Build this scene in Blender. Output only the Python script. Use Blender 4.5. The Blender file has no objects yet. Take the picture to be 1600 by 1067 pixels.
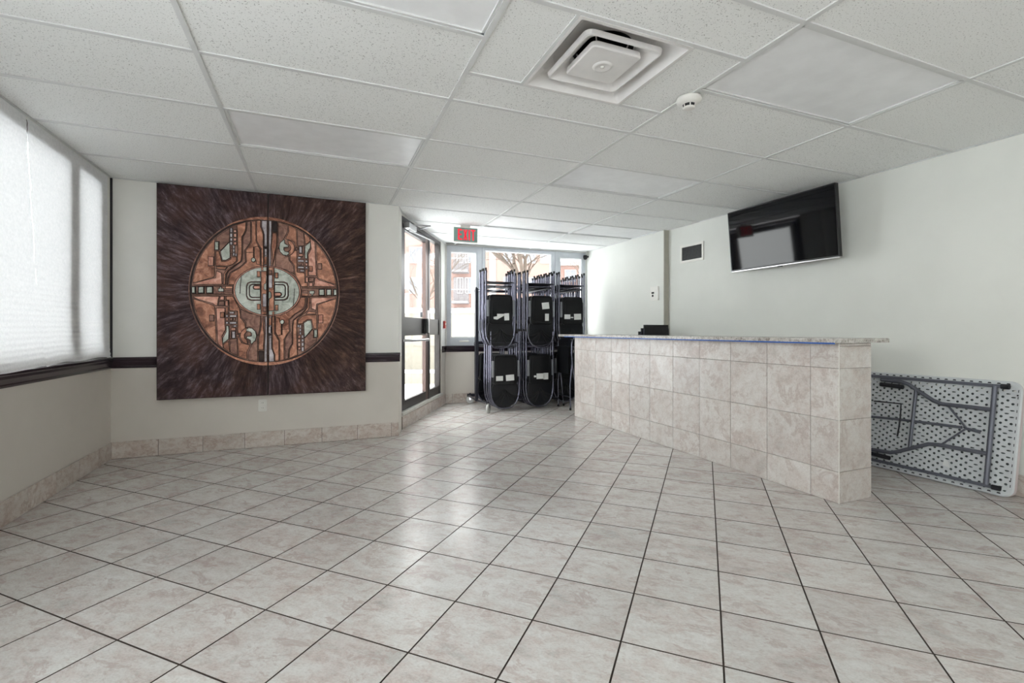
import bpy, math, random
from mathutils import Vector, Matrix
random.seed(7)
S = bpy.context.scene
COL = S.collection
PI = math.pi

# ---------------------------------------------------------------- camera
YAW = 0.3865
cam_d = bpy.data.cameras.new('camera'); cam = bpy.data.objects.new('camera', cam_d); COL.objects.link(cam)
cam.location = (0, 0, 1.10); cam.rotation_euler = (PI/2, 0, -YAW)
cam_d.sensor_width = 36; cam_d.lens = 744.77/1600*36; cam_d.shift_y = -17.25/1600; cam_d.clip_start = 0.02; cam_d.clip_end = 400
S.camera = cam
# ---------------------------------------------------------------- world, lights, exposure
w = bpy.data.worlds.new('overcast'); S.world = w; w.use_nodes = True
bg = w.node_tree.nodes['Background']; bg.inputs['Color'].default_value = (1.0, 0.985, 0.99, 1); bg.inputs['Strength'].default_value = 6.0
S.view_settings.view_transform = 'Standard'; S.view_settings.look = 'None'; S.view_settings.gamma = 1
S.view_settings.use_curve_mapping = False; S.view_settings.exposure = 0.63
S.cycles.use_denoising = True
S.cycles.max_bounces = 8; S.cycles.diffuse_bounces = 5; S.cycles.transparent_max_bounces = 12
S.cycles.sample_clamp_indirect = 6
def area(name, loc, rot, sx, sy, power, color=(1, 1, 1)):
    l = bpy.data.lights.new(name, 'AREA'); l.shape = 'RECTANGLE'; l.size = sx; l.size_y = sy; l.energy = power; l.color = color
    o = bpy.data.objects.new(name, l); COL.objects.link(o); o.location = loc; o.rotation_euler = rot
    return o
# added fill light, unseen, in front of the rear wall behind the camera
area('back_fill_light', (1.4, -3.4, 1.55), (PI/2, 0, 0), 5.0, 1.6, 24, (0.97, 0.99, 1.0))

# ---------------------------------------------------------------- materials
def rgb(r, g, b):
    f = lambda c: (c/255/12.92 if c/255 <= 0.04045 else ((c/255+0.055)/1.055)**2.4)
    return (f(r), f(g), f(b), 1)
class NT:
    def __init__(s, name):
        s.m = bpy.data.materials.new(name); s.m.use_nodes = True; s.t = s.m.node_tree
        s.b = s.t.nodes['Principled BSDF']; s.out = s.t.nodes['Material Output']
    def n(s, typ, **k):
        x = s.t.nodes.new(typ)
        for a, v in k.items():
            if a.startswith('i_'): x.inputs[a[2:].replace('_', ' ')].default_value = v
            else: setattr(x, a, v)
        return x
    def l(s, a, b): s.t.links.new(a, b)
    def coords(s, scale=(1, 1, 1), rand=0.0, world=False):
        if world: src = s.n('ShaderNodeNewGeometry').outputs['Position']
        else: src = s.n('ShaderNodeTexCoord').outputs['Object']
        mp = s.n('ShaderNodeMapping'); mp.inputs['Scale'].default_value = scale
        if rand:
            oi = s.n('ShaderNodeObjectInfo'); ml = s.n('ShaderNodeMath', operation='MULTIPLY'); ml.inputs[1].default_value = rand
            s.l(oi.outputs['Random'], ml.inputs[0])
            ad = s.n('ShaderNodeVectorMath', operation='ADD'); s.l(src, ad.inputs[0]); s.l(ml.outputs[0], ad.inputs[1]); src = ad.outputs[0]
        s.l(src, mp.inputs['Vector']); return mp.outputs[0]
    def noise(s, vec, scale, detail=4, rough=0.55, dist=0.0):
        x = s.n('ShaderNodeTexNoise'); x.inputs['Scale'].default_value = scale; x.inputs['Detail'].default_value = detail
        x.inputs['Roughness'].default_value = rough; x.inputs['Distortion'].default_value = dist
        s.l(vec, x.inputs['Vector']); return x.outputs['Fac']
    def ramp(s, fac, stops):
        x = s.n('ShaderNodeValToRGB'); e = x.color_ramp.elements
        while len(e) < len(stops): e.new(0.5)
        for i, (p, c) in enumerate(stops): e[i].position = p; e[i].color = c
        s.l(fac, x.inputs['Fac']); return x.outputs['Color']
    def mix(s, fac, a, b, mode='MIX'):
        x = s.n('ShaderNodeMix', data_type='RGBA', blend_type=mode)
        for inp, v in ((x.inputs[0], fac), (x.inputs[6], a), (x.inputs[7], b)):
            if hasattr(v, 'is_output') or isinstance(v, bpy.types.NodeSocket): s.l(v, inp)
            else: inp.default_value = v
        return x.outputs[2]
    def bump(s, h, strength, dist=0.002):
        x = s.n('ShaderNodeBump'); x.inputs['Strength'].default_value = strength; x.inputs['Distance'].default_value = dist
        s.l(h, x.inputs['Height']); s.l(x.outputs[0], s.b.inputs['Normal'])
def plain(name, c, rough=0.5, metal=0.0, spec=0.5, var=0.0):
    t = NT(name); t.b.inputs['Roughness'].default_value = rough; t.b.inputs['Metallic'].default_value = metal
    t.b.inputs['Specular IOR Level'].default_value = spec
    v = t.coords((1, 1, 1), 7.0); n = t.noise(v, 9, 3)
    k = max(var, 0.03)
    a = tuple(min(1, x*(1-k)) for x in c[:3])+(1,); b_ = tuple(min(1, x*(1+k)) for x in c[:3])+(1,)
    t.l(t.ramp(n, [(0.35, a), (0.65, b_)]), t.b.inputs['Base Color'])
    return t.m
M = {}
def paint(name, upper, lower=None, zsplit=0.82):
    t = NT(name); t.b.inputs['Roughness'].default_value = 0.75; t.b.inputs['Specular IOR Level'].default_value = 0.25
    v = t.coords((1, 1, 1), 0, True); n = t.noise(v, 1.3, 4); f = t.noise(v, 260, 2)
    def tone(c):
        return t.ramp(n, [(0.3, tuple(x*0.95 for x in c[:3])+(1,)), (0.7, tuple(min(1, x*1.04) for x in c[:3])+(1,))])
    col = tone(upper)
    if lower:
        sx = t.n('ShaderNodeSeparateXYZ'); t.l(t.n('ShaderNodeNewGeometry').outputs['Position'], sx.inputs[0])
        gt = t.n('ShaderNodeMath', operation='GREATER_THAN'); gt.inputs[1].default_value = zsplit; t.l(sx.outputs[2], gt.inputs[0])
        col = t.mix(gt.outputs[0], tone(lower), col)
    t.l(col, t.b.inputs['Base Color']); t.bump(f, 0.18, 0.001); return t.m
M['wall2'] = paint('two tone wall paint', rgb(234, 233, 228), rgb(212, 206, 198))
M['wall1'] = paint('pale wall paint', rgb(222, 223, 217))
M['grout'] = plain('floor grout', rgb(66, 56, 50), 0.9)
M['grout_w'] = plain('wall tile grout', rgb(112, 102, 94), 0.9)
def tilemat(name, sc, base, light, pink, dark, rough, stretch):
    t = NT(name); v = t.coords(sc, 37.0)
    n1 = t.noise(v, 1.7, 6, 0.6, 0.5); n2 = t.noise(v, 7.0, 8, 0.72, 0.4); n4 = t.noise(v, 38.0, 5, 0.7, 0.0)
    c = t.ramp(n1, [(0.32, dark), (0.43, pink), (0.52, base), (0.66, light)])
    c2 = t.ramp(n2, [(0.34, dark), (0.43, pink), (0.50, base), (0.60, light)])
    c4 = t.ramp(n4, [(0.34, dark), (0.50, base), (0.64, light)])
    v3 = t.coords((sc[0]*1.0, sc[1]*1.0, sc[2]), 91.0); n3 = t.noise(v3, 2.4, 8, 0.68, 0.5)
    vein = t.ramp(n3, [(0.0, (0, 0, 0, 1)), (0.555, (0, 0, 0, 1)), (0.60, (0.75, 0.75, 0.75, 1)), (0.66, (0, 0, 0, 1))])
    c = t.mix(0.50, c, c2); c = t.mix(0.30, c, c4); c = t.mix(vein, c, tuple(x*0.86 for x in pink[:3])+(1,))
    oi = t.n('ShaderNodeObjectInfo'); hv = t.n('ShaderNodeHueSaturation'); mr = t.n('ShaderNodeMapRange'); mr.inputs['To Min'].default_value = 0.92; mr.inputs['To Max'].default_value = 1.04
    t.l(oi.outputs['Random'], mr.inputs[0]); t.l(mr.outputs[0], hv.inputs['Value']); t.l(c, hv.inputs['Color'])
    t.l(hv.outputs[0], t.b.inputs['Base Color'])
    t.b.inputs['Roughness'].default_value = rough; t.b.inputs['Specular IOR Level'].default_value = 0.5
    t.bump(n2, 0.12, 0.002); return t.m
M['floor'] = tilemat('floor tile glaze', (2.4, 3.8, 1), rgb(200, 197, 193), rgb(214, 213, 210), rgb(190, 174, 168), rgb(158, 152, 147), 0.24, 1)
M['ctile'] = tilemat('wall tile glaze', (2.6, 2.6, 2.6), rgb(204, 199, 194), rgb(217, 213, 209), rgb(190, 175, 168), rgb(160, 151, 144), 0.32, 0)
M['btile'] = tilemat('base tile glaze', (3.2, 3.2, 4.5), rgb(206, 198, 190), rgb(219, 212, 206), rgb(184, 160, 148), rgb(160, 146, 136), 0.32, 0)
def ceilmat():
    t = NT('mineral fibre ceiling panel'); v = t.coords((1, 1, 1), 11.0)
    f = t.noise(v, 150, 2, 0.6); n = t.noise(v, 2, 3)
    c = t.ramp(f, [(0.0, rgb(140, 140, 138)), (0.335, rgb(168, 168, 166)), (0.375, rgb(236, 237, 235)), (1, rgb(240, 241, 239))])
    t.l(c, t.b.inputs['Base Color']); t.b.inputs['Roughness'].default_value = 0.9; t.b.inputs['Specular IOR Level'].default_value = 0.2
    t.bump(f, 0.3, 0.002); return t.m
M['ceil'] = ceilmat()
M['tee'] = plain('white enamelled steel', rgb(214, 215, 214), 0.5)
M['diff'] = plain('acrylic light diffuser', rgb(238, 239, 240), 0.35, 0, 0.5)
M['vent'] = plain('white enamelled vent steel', rgb(226, 224, 222), 0.4)
M['duct'] = plain('dark duct interior', rgb(28, 30, 32), 0.8)
M['plastic_w'] = plain('white plastic', rgb(228, 226, 220), 0.4)
M['rail'] = plain('dark stained moulding', rgb(46, 34, 42), 0.25)
M['bronze'] = plain('dark bronze aluminium', rgb(54, 50, 50), 0.35, 0.3)
M['bronze_b'] = plain('brown anodised aluminium', rgb(104, 86, 82), 0.4, 0.3)
M['winframe'] = plain('pale grey window frame', rgb(196, 200, 206), 0.45)
M['winwhite'] = plain('white glazing bead', rgb(236, 238, 240), 0.4)
M['leftframe'] = plain('grey window mullion', rgb(92, 90, 88), 0.5)
M['stone'] = plain('pale marble ledge', rgb(208, 206, 200), 0.3, 0, 0.5, 0.08)
M['alum'] = plain('brushed aluminium', rgb(190, 190, 192), 0.3, 0.9)
M['chrome'] = plain('bright chrome', rgb(216, 218, 222), 0.15, 1.0)
M['tube'] = plain('grey enamelled chair tube', rgb(112, 112, 126), 0.26, 0.85)
M['tube_d'] = plain('dark enamelled tube', rgb(52, 52, 60), 0.35, 0.6)
M['blackp'] = plain('black moulded plastic', rgb(9, 11, 14), 0.45, 0, 0.3)
M['blackp2'] = plain('black backrest plastic', rgb(12, 14, 19), 0.36, 0, 0.35)
M['bracket'] = plain('grey plastic bracket', rgb(122, 124, 130), 0.5)
M['rubber'] = plain('black rubber', rgb(18, 18, 18), 0.7)
M['wheel'] = plain('grey caster tread', rgb(176, 176, 174), 0.4)
M['paper'] = plain('white paper label', rgb(216, 218, 216), 0.8, 0, 0.2, 0.06)
M['black_fab'] = plain('black vinyl', rgb(14, 14, 15), 0.6)
M['tvbody'] = plain('black television casing', rgb(12, 12, 14), 0.35)
M['tvscreen'] = plain('dark television glass', rgb(3, 4, 8), 0.05, 0, 0.32)
M['louver'] = plain('grey vent slats', rgb(120, 120, 120), 0.6)  # even mid grey for the grille slats
M['tape'] = plain('blue masking tape', rgb(34, 88, 170), 0.7)
M['signface'] = plain('grey green sign face', rgb(126, 158, 150), 0.4)
M['tbl'] = plain('pale grey blow moulded plastic', rgb(196, 200, 202), 0.5)
M['tbl_d'] = plain('moulded dimple recess shade', rgb(84, 92, 92), 0.8)  # grey darkened to put the shade of the dimple depth into the colour
M['tblsteel'] = plain('grey powder coated steel', rgb(98, 100, 110), 0.38, 0.4)
M['tblblack'] = plain('black plastic fitting', rgb(26, 26, 32), 0.5)
M['tblbead'] = plain('warm pale table edge', rgb(196, 184, 184), 0.5)
M['rubberseal'] = plain('black corner bead', rgb(30, 26, 34), 0.5)
M['redp'] = plain('red plastic', rgb(176, 44, 38), 0.4)
def emis(name, c, e):
    t = NT(name); t.b.inputs['Base Color'].default_value = c; t.b.inputs['Emission Color'].default_value = c; t.b.inputs['Emission Strength'].default_value = e
    t.b.inputs['Roughness'].default_value = 0.4; return t.m
M['exitred'] = emis('lit red letters', rgb(226, 24, 50), 0.55)
def granite():
    t = NT('speckled granite'); v = t.coords((1, 1, 1)); n = t.noise(v, 60, 6, 0.75); n2 = t.noise(v, 14, 5, 0.6)
    c = t.ramp(n, [(0.36, rgb(70, 62, 56)), (0.46, rgb(150, 142, 134)), (0.55, rgb(206, 202, 196)), (0.66, rgb(120, 110, 102))])
    c2 = t.ramp(n2, [(0.4, rgb(150, 144, 138)), (0.6, rgb(214, 212, 208))])
    t.l(t.mix(0.4, c, c2), t.b.inputs['Base Color']); t.b.inputs['Roughness'].default_value = 0.2; return t.m
M['granite'] = granite()
def shademat():
    t = NT('translucent paper shade'); v = t.coords((1, 1, 1)); n = t.noise(v, 70, 4)
    tr = t.n('ShaderNodeBsdfTranslucent'); df = t.n('ShaderNodeBsdfDiffuse'); mx = t.n('ShaderNodeMixShader'); mx.inputs[0].default_value = 0.105
    c = t.ramp(n, [(0.3, (0.80, 0.81, 0.82, 1)), (0.7, (0.9, 0.9, 0.91, 1))])
    t.l(c, tr.inputs[0]); t.l(c, df.inputs[0]); t.l(df.outputs[0], mx.inputs[1]); t.l(tr.outputs[0], mx.inputs[2]); t.l(mx.outputs[0], t.out.inputs[0]); return t.m
M['shade'] = shademat()
def glassmat():
    t = NT('window glass'); tr = t.n('ShaderNodeBsdfTransparent'); gl = t.n('ShaderNodeBsdfGlossy'); gl.inputs['Roughness'].default_value = 0.02
    tr.inputs[0].default_value = (0.95, 0.975, 0.97, 1); mx = t.n('ShaderNodeMixShader')
    ge = t.n('ShaderNodeNewGeometry'); dt = t.n('ShaderNodeVectorMath', operation='DOT_PRODUCT'); t.l(ge.outputs['Normal'], dt.inputs[0]); t.l(ge.outputs['Incoming'], dt.inputs[1])
    ab = t.n('ShaderNodeMath', operation='ABSOLUTE'); t.l(dt.outputs['Value'], ab.inputs[0]); om = t.n('ShaderNodeMath', operation='SUBTRACT'); om.inputs[0].default_value = 1; t.l(ab.outputs[0], om.inputs[1])
    pw = t.n('ShaderNodeMath', operation='POWER'); pw.inputs[1].default_value = 5; t.l(om.outputs[0], pw.inputs[0])
    fr = t.n('ShaderNodeMath', operation='MULTIPLY_ADD'); fr.inputs[1].default_value = 0.45; fr.inputs[2].default_value = 0.03; t.l(pw.outputs[0], fr.inputs[0])
    t.l(fr.outputs[0], mx.inputs[0]); t.l(tr.outputs[0], mx.inputs[1]); t.l(gl.outputs[0], mx.inputs[2]); t.l(mx.outputs[0], t.out.inputs[0]); return t.m
M['glass'] = glassmat()
# relief metals
def patina(name, lo, mid, hi, metal, rough, sc=14, bump=0.5):
    t = NT(name); v = t.coords((1, 1, 1), 23.0); n = t.noise(v, sc, 7, 0.65, 0.8); n2 = t.noise(v, sc*0.3, 4, 0.6)
    c = t.ramp(n, [(0.36, lo), (0.5, mid), (0.62, hi)]); c2 = t.ramp(n2, [(0.35, lo), (0.6, hi)])
    t.l(t.mix(0.35, c, c2), t.b.inputs['Base Color']); t.b.inputs['Metallic'].default_value = metal; t.b.inputs['Roughness'].default_value = rough
    t.bump(n, min(1.0, bump*1.6), 0.007); return t.m
M['c'] = patina('hammered copper', rgb(96, 62, 50), rgb(160, 106, 84), rgb(210, 156, 130), 0.55, 0.42)
M['d'] = patina('browned copper', rgb(84, 60, 54), rgb(134, 98, 86), rgb(172, 132, 116), 0.5, 0.45)
M['p'] = patina('pink copper', rgb(136, 84, 72), rgb(192, 134, 114), rgb(224, 176, 158), 0.5, 0.42)
M['t'] = patina('verdigris', rgb(128, 134, 124), rgb(178, 184, 174), rgb(214, 219, 211), 0.2, 0.42)
M['l'] = patina('silvered tin', rgb(122, 112, 116), rgb(174, 164, 168), rgb(206, 200, 204), 0.5, 0.4)
M['k'] = patina('blackened metal', rgb(28, 20, 18), rgb(46, 34, 32), rgb(70, 54, 50), 0.4, 0.5)
def radial():
    t = NT('radially brushed dark bronze'); tc = t.n('ShaderNodeTexCoord').outputs['Object']
    sx = t.n('ShaderNodeSeparateXYZ'); t.l(tc, sx.inputs[0])
    flat = t.n('ShaderNodeCombineXYZ'); t.l(sx.outputs[0], flat.inputs[0]); t.l(sx.outputs[2], flat.inputs[2])
    ln = t.n('ShaderNodeVectorMath', operation='LENGTH'); t.l(flat.outputs[0], ln.inputs[0])
    nm = t.n('ShaderNodeVectorMath', operation='NORMALIZE'); t.l(flat.outputs[0], nm.inputs[0])
    sc = t.n('ShaderNodeVectorMath', operation='SCALE'); sc.inputs['Scale'].default_value = 10.0; t.l(nm.outputs[0], sc.inputs[0])
    ly = t.n('ShaderNodeMath', operation='MULTIPLY'); ly.inputs[1].default_value = 2.4; t.l(ln.outputs['Value'], ly.inputs[0])
    cy = t.n('ShaderNodeCombineXYZ'); t.l(ly.outputs[0], cy.inputs[1])
    ad = t.n('ShaderNodeVectorMath', operation='ADD'); t.l(sc.outputs[0], ad.inputs[0]); t.l(cy.outputs[0], ad.inputs[1])
    wb = t.n('ShaderNodeTexNoise'); wb.inputs['Scale'].default_value = 2.2; t.l(tc, wb.inputs['Vector']); ws = t.n('ShaderNodeVectorMath', operation='SCALE'); ws.inputs['Scale'].default_value = 0.7; t.l(wb.outputs['Color'], ws.inputs[0])
    a2 = t.n('ShaderNodeVectorMath', operation='ADD'); t.l(ad.outputs[0], a2.inputs[0]); t.l(ws.outputs[0], a2.inputs[1])
    n = t.noise(a2.outputs[0], 2.6, 10, 0.76, 0.12); n2 = t.noise(tc, 3.0, 5, 0.6)
    c = t.ramp(n, [(0.37, rgb(36, 25, 26)), (0.50, rgb(76, 60, 64)), (0.61, rgb(128, 112, 118)), (0.71, rgb(200, 188, 196))])
    c2 = t.ramp(n2, [(0.42, rgb(56, 42, 44)), (0.62, rgb(104, 72, 60)), (0.75, rgb(104, 88, 94))])
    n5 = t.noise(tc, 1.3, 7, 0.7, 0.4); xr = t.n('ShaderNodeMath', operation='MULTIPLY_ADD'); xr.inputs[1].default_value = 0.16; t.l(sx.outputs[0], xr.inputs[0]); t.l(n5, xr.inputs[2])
    brown_mix = t.ramp(xr.outputs[0], [(0.46, (0, 0, 0, 1)), (0.62, (0.8, 0.8, 0.8, 1))])  # masks in a browner tone by noise, more towards the right
    cc = t.mix(0.38, c, c2); cc = t.mix(brown_mix, cc, t.ramp(n, [(0.38, rgb(34, 23, 20)), (0.56, rgb(72, 50, 40)), (0.70, rgb(128, 88, 64))]))
    t.l(cc, t.b.inputs['Base Color']); t.b.inputs['Metallic'].default_value = 0.6; t.b.inputs['Roughness'].default_value = 0.33
    t.bump(n, 1.0, 0.012); return t.m
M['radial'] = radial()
# outdoors
M['snow'] = plain('snow', rgb(242, 244, 248), 0.8, 0, 0.2, 0.03)
M['concrete'] = plain('beige concrete', rgb(124, 119, 109), 0.85, 0, 0.2, 0.06)
def brick():
    t = NT('far brickwork'); v = t.coords((1, 1, 1)); n = t.noise(v, 0.9, 5, 0.6); n2 = t.noise(v, 14, 3)
    c = t.ramp(n, [(0.3, rgb(118, 92, 84)), (0.7, rgb(126, 102, 94))]); c2 = t.ramp(n2, [(0.3, rgb(106, 82, 74)), (0.7, rgb(134, 112, 104))])
    t.l(t.mix(0.4, c, c2), t.b.inputs['Base Color']); t.b.inputs['Roughness'].default_value = 0.9; return t.m
M['brick'] = brick()
M['farwhite'] = plain('pale facade panel', rgb(150, 147, 144), 0.8)
M['fargrey'] = plain('grey balcony slab', rgb(104, 100, 100), 0.8)
M['farrail'] = plain('grey balcony railing', rgb(78, 70, 72), 0.7)
M['farglass'] = plain('far window glass', rgb(96, 98, 104), 0.3, 0, 0.6)
M['bark'] = plain('grey bark', rgb(84, 74, 66), 0.9, 0, 0.2, 0.12)

# ---------------------------------------------------------------- mesh helpers
class MB:
    def __init__(s): s.v = []; s.f = []; s.m = []; s.sm = []; s.mats = []
    def mi(s, mat):
        if mat not in s.mats: s.mats.append(mat)
        return s.mats.index(mat)
    def add(s, vs, fs, mat, smooth=False):
        o = len(s.v); k = s.mi(mat); s.v += [tuple(v) for v in vs]
        for f in fs: s.f.append(tuple(i+o for i in f)); s.m.append(k); s.sm.append(smooth)
    def box(s, a, b, mat, rot=None, ctr=None):
        (x0, y0, z0), (x1, y1, z1) = a, b
        vs = [Vector(p) for p in ((x0, y0, z0), (x1, y0, z0), (x1, y1, z0), (x0, y1, z0), (x0, y0, z1), (x1, y0, z1), (x1, y1, z1), (x0, y1, z1))]
        if rot is not None:
            c = Vector(ctr) if ctr else (vs[0]+vs[6])/2
            vs = [rot @ (p-c)+c for p in vs]
        s.add(vs, [(0, 3, 2, 1), (4, 5, 6, 7), (0, 1, 5, 4), (1, 2, 6, 5), (2, 3, 7, 6), (3, 0, 4, 7)], mat); return s
    def rbox(s, a, b, mat, r=0.004, axis='y'):
        # box with its four edges along AXIS chamfered
        lo, hi = a, b; i, j, k = {'y': (0, 2, 1), 'x': (1, 2, 0), 'z': (0, 1, 2)}[axis]
        p = [(lo[i]+r, lo[j]), (hi[i]-r, lo[j]), (hi[i], lo[j]+r), (hi[i], hi[j]-r), (hi[i]-r, hi[j]), (lo[i]+r, hi[j]), (lo[i], hi[j]-r), (lo[i], lo[j]+r)]
        vs = []
        for e in (lo[k], hi[k]):
            for q in p:
                c = [0, 0, 0]; c[i], c[j], c[k] = q[0], q[1], e; vs.append(c)
        s.add(vs, [tuple(range(8)), tuple(range(15, 7, -1))]+[(n, n+8, (n+1) % 8+8, (n+1) % 8) for n in range(8)], mat); return s
    def tube(s, pts, r, mat, n=8, closed=False, cap=True):
        pts = [Vector(p) for p in pts]; N = len(pts); rs = r if isinstance(r, (list, tuple)) else [r]*N
        vs = []; up = None
        for i, p in enumerate(pts):
            a = pts[i-1] if (i > 0 or closed) else p; b = pts[(i+1) % N] if (i < N-1 or closed) else p
            d = (b-a).normalized()
            if up is None: up = d.orthogonal().normalized()
            up = (up-d*up.dot(d)); up = up.normalized() if up.length > 1e-6 else d.orthogonal().normalized()
            sd = d.cross(up)
            for k in range(n):
                t = 2*PI*k/n; vs.append(p+up*math.cos(t)*rs[i]+sd*math.sin(t)*rs[i])
        fs = []
        for i in range(N if closed else N-1):
            for k in range(n): fs.append((i*n+k, i*n+(k+1) % n, ((i+1) % N)*n+(k+1) % n, ((i+1) % N)*n+k))
        s.add(vs, fs, mat, True)
        if cap and not closed: s.add(vs[:n], [tuple(range(n-1, -1, -1))], mat); s.add(vs[-n:], [tuple(range(n))], mat)
        return s
    def prism(s, poly, z0, z1, mat, bev=0.0, side=None, tf=None):
        n = len(poly); P = [Vector((p[0], p[1])) for p in poly]; ins = []
        for i in range(n):
            a, b, c = P[i-1], P[i], P[(i+1) % n]; d1 = (b-a); d2 = (c-b)
            if d1.length < 1e-9 or d2.length < 1e-9: ins.append(b); continue
            d1.normalize(); d2.normalize(); n1 = Vector((-d1.y, d1.x)); n2 = Vector((-d2.y, d2.x)); m = n1+n2
            if m.length < 0.2: ins.append(b+n1*bev); continue
            m.normalize(); ins.append(b+m*min(bev/max(m.dot(n1), 0.35), bev*2.2))
        tf = tf or (lambda x, y, z: (x, y, z))
        zb = z1-bev*0.6 if bev else z1
        vs = [tf(p.x, p.y, z0) for p in P]+[tf(p.x, p.y, zb) for p in P]
        sd = side or mat
        s.add(vs, [(i, (i+1) % n, (i+1) % n+n, i+n) for i in range(n)]+[tuple(range(n-1, -1, -1))], sd)
        if bev:
            v2 = [tf(p.x, p.y, zb) for p in P]+[tf(p.x, p.y, z1) for p in ins]
            s.add(v2, [(i, (i+1) % n, (i+1) % n+n, i+n) for i in range(n)], sd)
            s.add([tf(p.x, p.y, z1) for p in ins], [tuple(range(n))], mat)
        else: s.add([tf(p.x, p.y, z1) for p in P], [tuple(range(n))], mat)
        return s
    def lathe(s, prof, mat, n=24, tf=None):
        tf = tf or (lambda x, y, z: (x, y, z)); vs = []
        for r, z in prof:
            for k in range(n): vs.append(tf(r*math.cos(2*PI*k/n), r*math.sin(2*PI*k/n), z))
        fs = [(i*n+k, i*n+(k+1) % n, (i+1)*n+(k+1) % n, (i+1)*n+k) for i in range(len(prof)-1) for k in range(n)]
        s.add(vs, fs, mat, True); return s
    def mesh(s, name):
        me = bpy.data.meshes.new(name); me.from_pydata(s.v, [], s.f)
        for m in s.mats: me.materials.append(m if not isinstance(m, str) else M[m])
        me.polygons.foreach_set('material_index', s.m); me.polygons.foreach_set('use_smooth', s.sm); me.update(); return me
    def build(s, name, parent=None, label=None):
        return put(name, s.mesh(name), parent, label)
def put(name, me, parent=None, label=None, loc=None, rot=None):
    o = bpy.data.objects.new(name, me); COL.objects.link(o)
    if parent is not None: o.parent = parent
    if label: o['label'] = label
    if loc: o.location = loc
    if rot: o.rotation_euler = rot
    return o
def empty(name, loc=(0, 0, 0), rz=0, parent=None):
    o = bpy.data.objects.new(name, None); COL.objects.link(o); o.location = loc; o.rotation_euler = (0, 0, rz); o.empty_display_size = 0.1
    if parent is not None: o.parent = parent
    return o
def thing(o, label, cat, group=None):
    o['label'] = label; o['category'] = cat
    if group: o['group'] = group
    return o
def struct(o): o['kind'] = 'structure'; return o
def lineframe(A, B, out=1):
    """local frame of a wall: s along A->B, d into the room, z up"""
    A = Vector((A[0], A[1], 0)); B = Vector((B[0], B[1], 0)); e = (B-A).normalized(); nrm = Vector((e.y, -e.x, 0))*out
    return lambda s_, d, z: A+e*s_+nrm*d+Vector((0, 0, z))
def lbox(mb, F, s0, s1, d0, d1, z0, z1, mat):
    vs = [F(*p) for p in ((s0, d0, z0), (s1, d0, z0), (s1, d1, z0), (s0, d1, z0), (s0, d0, z1), (s1, d0, z1), (s1, d1, z1), (s0, d1, z1))]
    mb.add(vs, [(0, 3, 2, 1), (4, 5, 6, 7), (0, 1, 5, 4), (1, 2, 6, 5), (2, 3, 7, 6), (3, 0, 4, 7)], mat); return mb
def clip(poly, rect):
    """Sutherland-Hodgman: POLY clipped to the convex polygon RECT (ccw)"""
    out = list(poly)
    for i in range(len(rect)):
        a, b = rect[i], rect[(i+1) % len(rect)]; ins = lambda p: (b[0]-a[0])*(p[1]-a[1])-(b[1]-a[1])*(p[0]-a[0]) >= -1e-9
        src, out = out, []
        for j in range(len(src)):
            p, q = src[j-1], src[j]; ip, iq = ins(p), ins(q)
            if ip != iq:
                d1 = (b[0]-a[0])*(p[1]-a[1])-(b[1]-a[1])*(p[0]-a[0]); d2 = (b[0]-a[0])*(q[1]-a[1])-(b[1]-a[1])*(q[0]-a[0]); t = d1/(d1-d2)
                out.append((p[0]+(q[0]-p[0])*t, p[1]+(q[1]-p[1])*t))
            if iq: out.append(q)
        if not out: return []
    r = []
    for p in out:
        if not r or math.hypot(p[0]-r[-1][0], p[1]-r[-1][1]) > 0.004: r.append(p)
    if len(r) > 1 and math.hypot(r[0][0]-r[-1][0], r[0][1]-r[-1][1]) < 0.004: r.pop()
    ar = abs(sum(r[i][0]*r[(i+1) % len(r)][1]-r[(i+1) % len(r)][0]*r[i][1] for i in range(len(r))))/2
    return r if len(r) > 2 and ar > 0.0004 else []
def pix(p):
    fx, fy = math.sin(YAW), math.cos(YAW); d = p[0]*fx+p[1]*fy
    return (d, 800+744.77*(p[0]*fy-p[1]*fx)/max(d, 0.01), 516.26-744.77*(p[2]-1.1)/max(d, 0.01))

# ================================================================ THE SETTING
H = 2.40
ROOM = [(-1.64, -3.5), (4.44, -3.5), (4.225, 4.98), (4.155, 4.98), (4.14, 6.89), (1.775, 7.02), (0.86, 5.36), (0.78, 5.06), (-1.64, 5.06)]
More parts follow.
